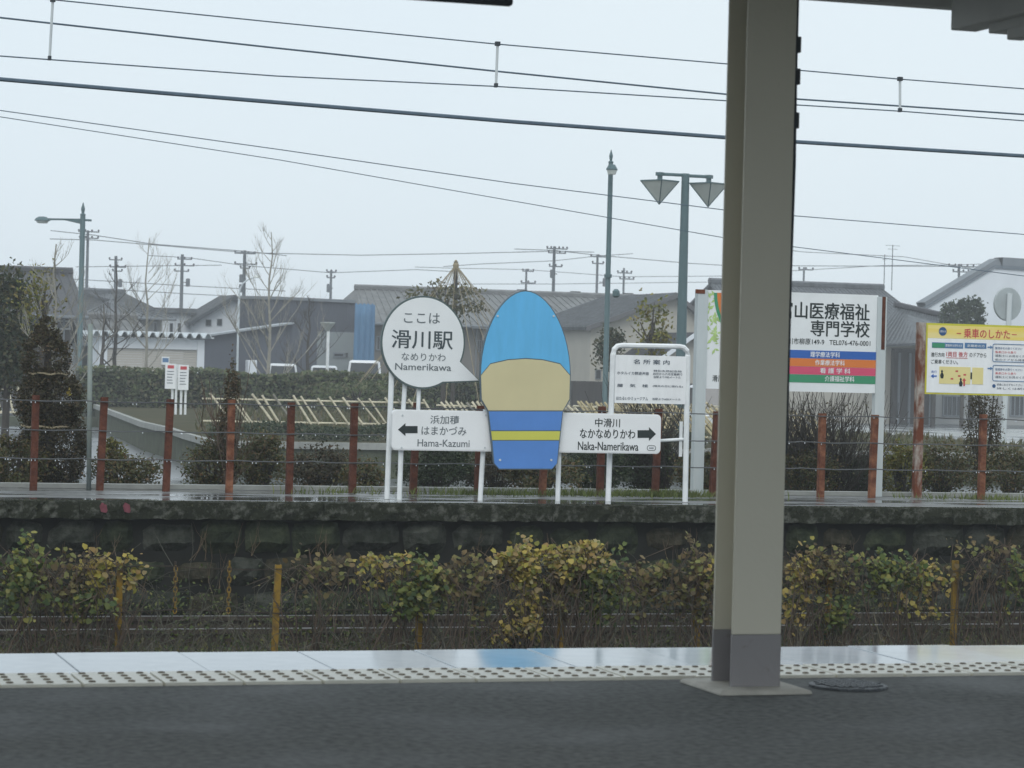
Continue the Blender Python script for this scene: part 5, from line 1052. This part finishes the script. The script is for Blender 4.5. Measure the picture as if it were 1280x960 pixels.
for i, (cx, cyy, rx, ry, m, n, lab) in enumerate(VN):
    Y = YV-.08+.03*(i % 3); C_ = at(cx, cyy, Y); k = pxm(Y, cx); t = thing('vine', (C_.x, Y, -1.16), lab, 'vine', 'vines on the trackside fence')
    P = clumps((C_.x, Y, C_.z), (rx*k*1.15, .17, ry*k*1.05), int((.62 if cx < 420 or cx > 1180 else 1)*n*{id(L_VB): 1.25, id(L_VG): 1.5}.get(id(m), 1.55)), 30, .20, .15, i+70); stuff(leaves('leaf', P, (.030, .078), m, t, 'heart', up=.1, flat=(0, -1.0, .3), seed=i))
    b = MB(); g2 = random.Random(i)
    for j in range(14):
        s0 = Vector((C_.x+g2.uniform(-.8, .8)*rx*k, Y+g2.uniform(-.1, .1), -1.16)); e = Vector((C_.x+g2.uniform(-1, 1)*rx*k, Y+g2.uniform(-.12, .12), C_.z+g2.uniform(.2, 1)*ry*k)); mid = s0.lerp(e, .6)+Vector((g2.gauss(0, .12), g2.gauss(0, .06), .12)); f_ = e+Vector((g2.gauss(0, .15), -.05, -g2.uniform(.05, .3)))
        b.tube([s0, s0.lerp(mid, .5)+Vector((g2.gauss(0, .05), 0, 0)), mid, e, f_], [.006, .006, .005, .004, .002], 3, cap=False)
    stuff(b.build('stem', M_TWIG, t))
b = MB(); xa, xb = at(-30, 750, YV).x, at(1310, 750, YV).x                 # the tangle of dry stems along the fence
for i in range(640):
    x = R.uniform(xa, xb); y = YV+R.gauss(.05, .18); h = R.uniform(.25, .95) if R.random() < .8 else R.uniform(.9, 1.25); d = Vector((R.gauss(0, .45), R.gauss(0, .2), 1)).normalized(); p = Vector((x, y, -1.17)); pts = [p]
    for k in range(6): d = (d+Vector((R.gauss(0, .28), R.gauss(0, .12), -.13*k*R.random()))).normalized(); pts.append(pts[-1]+d*h/6)
    b.tube(pts, [.0045, .0042, .004, .0035, .003, .0025, .0015], 3, cap=False)
stuff(b.build('dry_brambles', mat('grey brown brambles', (.068, .067, .052), .9, .45, 5)))
b = MB()
for i in range(170):
    twigs(b, (R.uniform(xa, xb), YV+R.uniform(-.4, 1.2), -1.17), 2, R.uniform(.3, .8), .004, .25, i, droop=.06, sub=3)
stuff(b.build('dry_weeds', mat('pale dry weeds', (.12, .11, .075), .9, .4, 4)))
g_ = np.random.default_rng(8); n = 7500; cl = g_.uniform(xa, xb, 110); hc = g_.uniform(.05, .42, 110); ic = g_.integers(0, 110, n); xx = cl[ic]+g_.normal(0, .13, n)
P = np.c_[xx, YV+.05+np.abs(g_.normal(0, .35, n)), -1.15+np.abs(g_.normal(0, 1, n))*hc[ic]]; P[:, 2] = np.minimum(P[:, 2], -.36); stuff(leaves('ground_weeds', P, (.018, .05), leafmat('ground weed leaves', [(.03, .05, .018), (.055, .085, .026), (.10, .125, .035), (.15, .145, .05)]), seed=12))
n = 2200; cl = g_.uniform(xa, xb+1, 70); xx = cl[g_.integers(0, 70, n)]+g_.normal(0, .2, n)
P = np.c_[xx, np.full(n, YE-.02)+g_.uniform(-.25, .1, n), -1.14+np.abs(g_.normal(0, .18, n))]; stuff(leaves('wall_foot_weeds', P, (.02, .05), leafmat('ground weed leaves', [(1, 1, 1)]), seed=13))
xy = np.c_[g_.uniform(xa-.5, xb+1, 5000), g_.uniform(YV-.2, 21.2, 5000)]; grass('trackside_grass', xy, -1.17, .16, .004, L_GRASS, seed=6)
# grass tufts and moss on the old platform
pts = []
for px, n_, w_ in ((640, 260, .35), (720, 220, .3), (770, 280, .35), (815, 500, .28), (850, 120, .2), (575, 260, .3), (430, 120, .35), (870, 160, .2), (1240, 160, .2), (900, 120, .3), (1180, 80, .3)):
    c_ = at(px, 617, 25.3); pts.append(np.c_[g_.normal(c_.x, w_, n_), g_.normal(25.35, .16, n_)])
grass('platform_grass', np.concatenate(pts), ZP, .085, .006, leafmat('bright tuft grass', [(.07, .10, .025), (.12, .16, .035), (.17, .19, .06)]), seed=7)
n = 5200; xx = g_.uniform(1, 15, n); P = np.c_[xx, YE+g_.uniform(-.025, .10, n), ZP-.01-np.abs(g_.normal(0, .04, n))]; P[:, 2] = np.where(P[:, 1] > YE+.01, ZP+.003, P[:, 2])
stuff(leaves('edge_moss', P, (.008, .026), leafmat('moss', [(.018, .024, .010), (.032, .038, .014), (.06, .06, .03)]), seed=14))
b = MB()
for i in range(46):
    x = R.uniform(2, 14); twigs(b, (x, YE+.02, -.55-R.uniform(0, .5)), 3, R.uniform(.25, .55), .004, .35, i+300, sub=3)
stuff(b.build('wall_weeds', mat('dry wall weeds', (.12, .085, .05), .9, .4, 4)))
for px in (129, 158):
    a0, a1, z0, z1 = pbox(px-5, 628, px+5, 641, YE); 
    b = MB(); o0 = 0
    P_ = [(a0+.015, z0+.01), (a0+.06, z0), (a1, z0+.02), (a1-.01, z1-.02), (a1-.05, z1), (a0, z1-.03)]
    b.slab(P_, YE-.022, YE-.016); b.build('red_paint_patch', mat('faded red paint', (.16, .045, .06), .9, .4, 18), old)

# ---------------------------------------------------------------- thin rain mist
hz = MB().box(-4100, 4100, -3100, 5100, -2.2, 12.5).build('haze', None); stuff(hz); hz.data.materials.clear()
hm = bpy.data.materials.new('mist'); hm.use_nodes = True; n_ = hm.node_tree.nodes; n_.remove(n_['Principled BSDF'])
pv = n_.new('ShaderNodeVolumePrincipled'); pv.inputs['Color'].default_value = (.93, .96, 1, 1); pv.inputs['Density'].default_value = HAZE
hm.node_tree.links.new(pv.outputs[0], n_['Material Output'].inputs['Volume']); hz.data.materials.append(hm)
#NEXT3
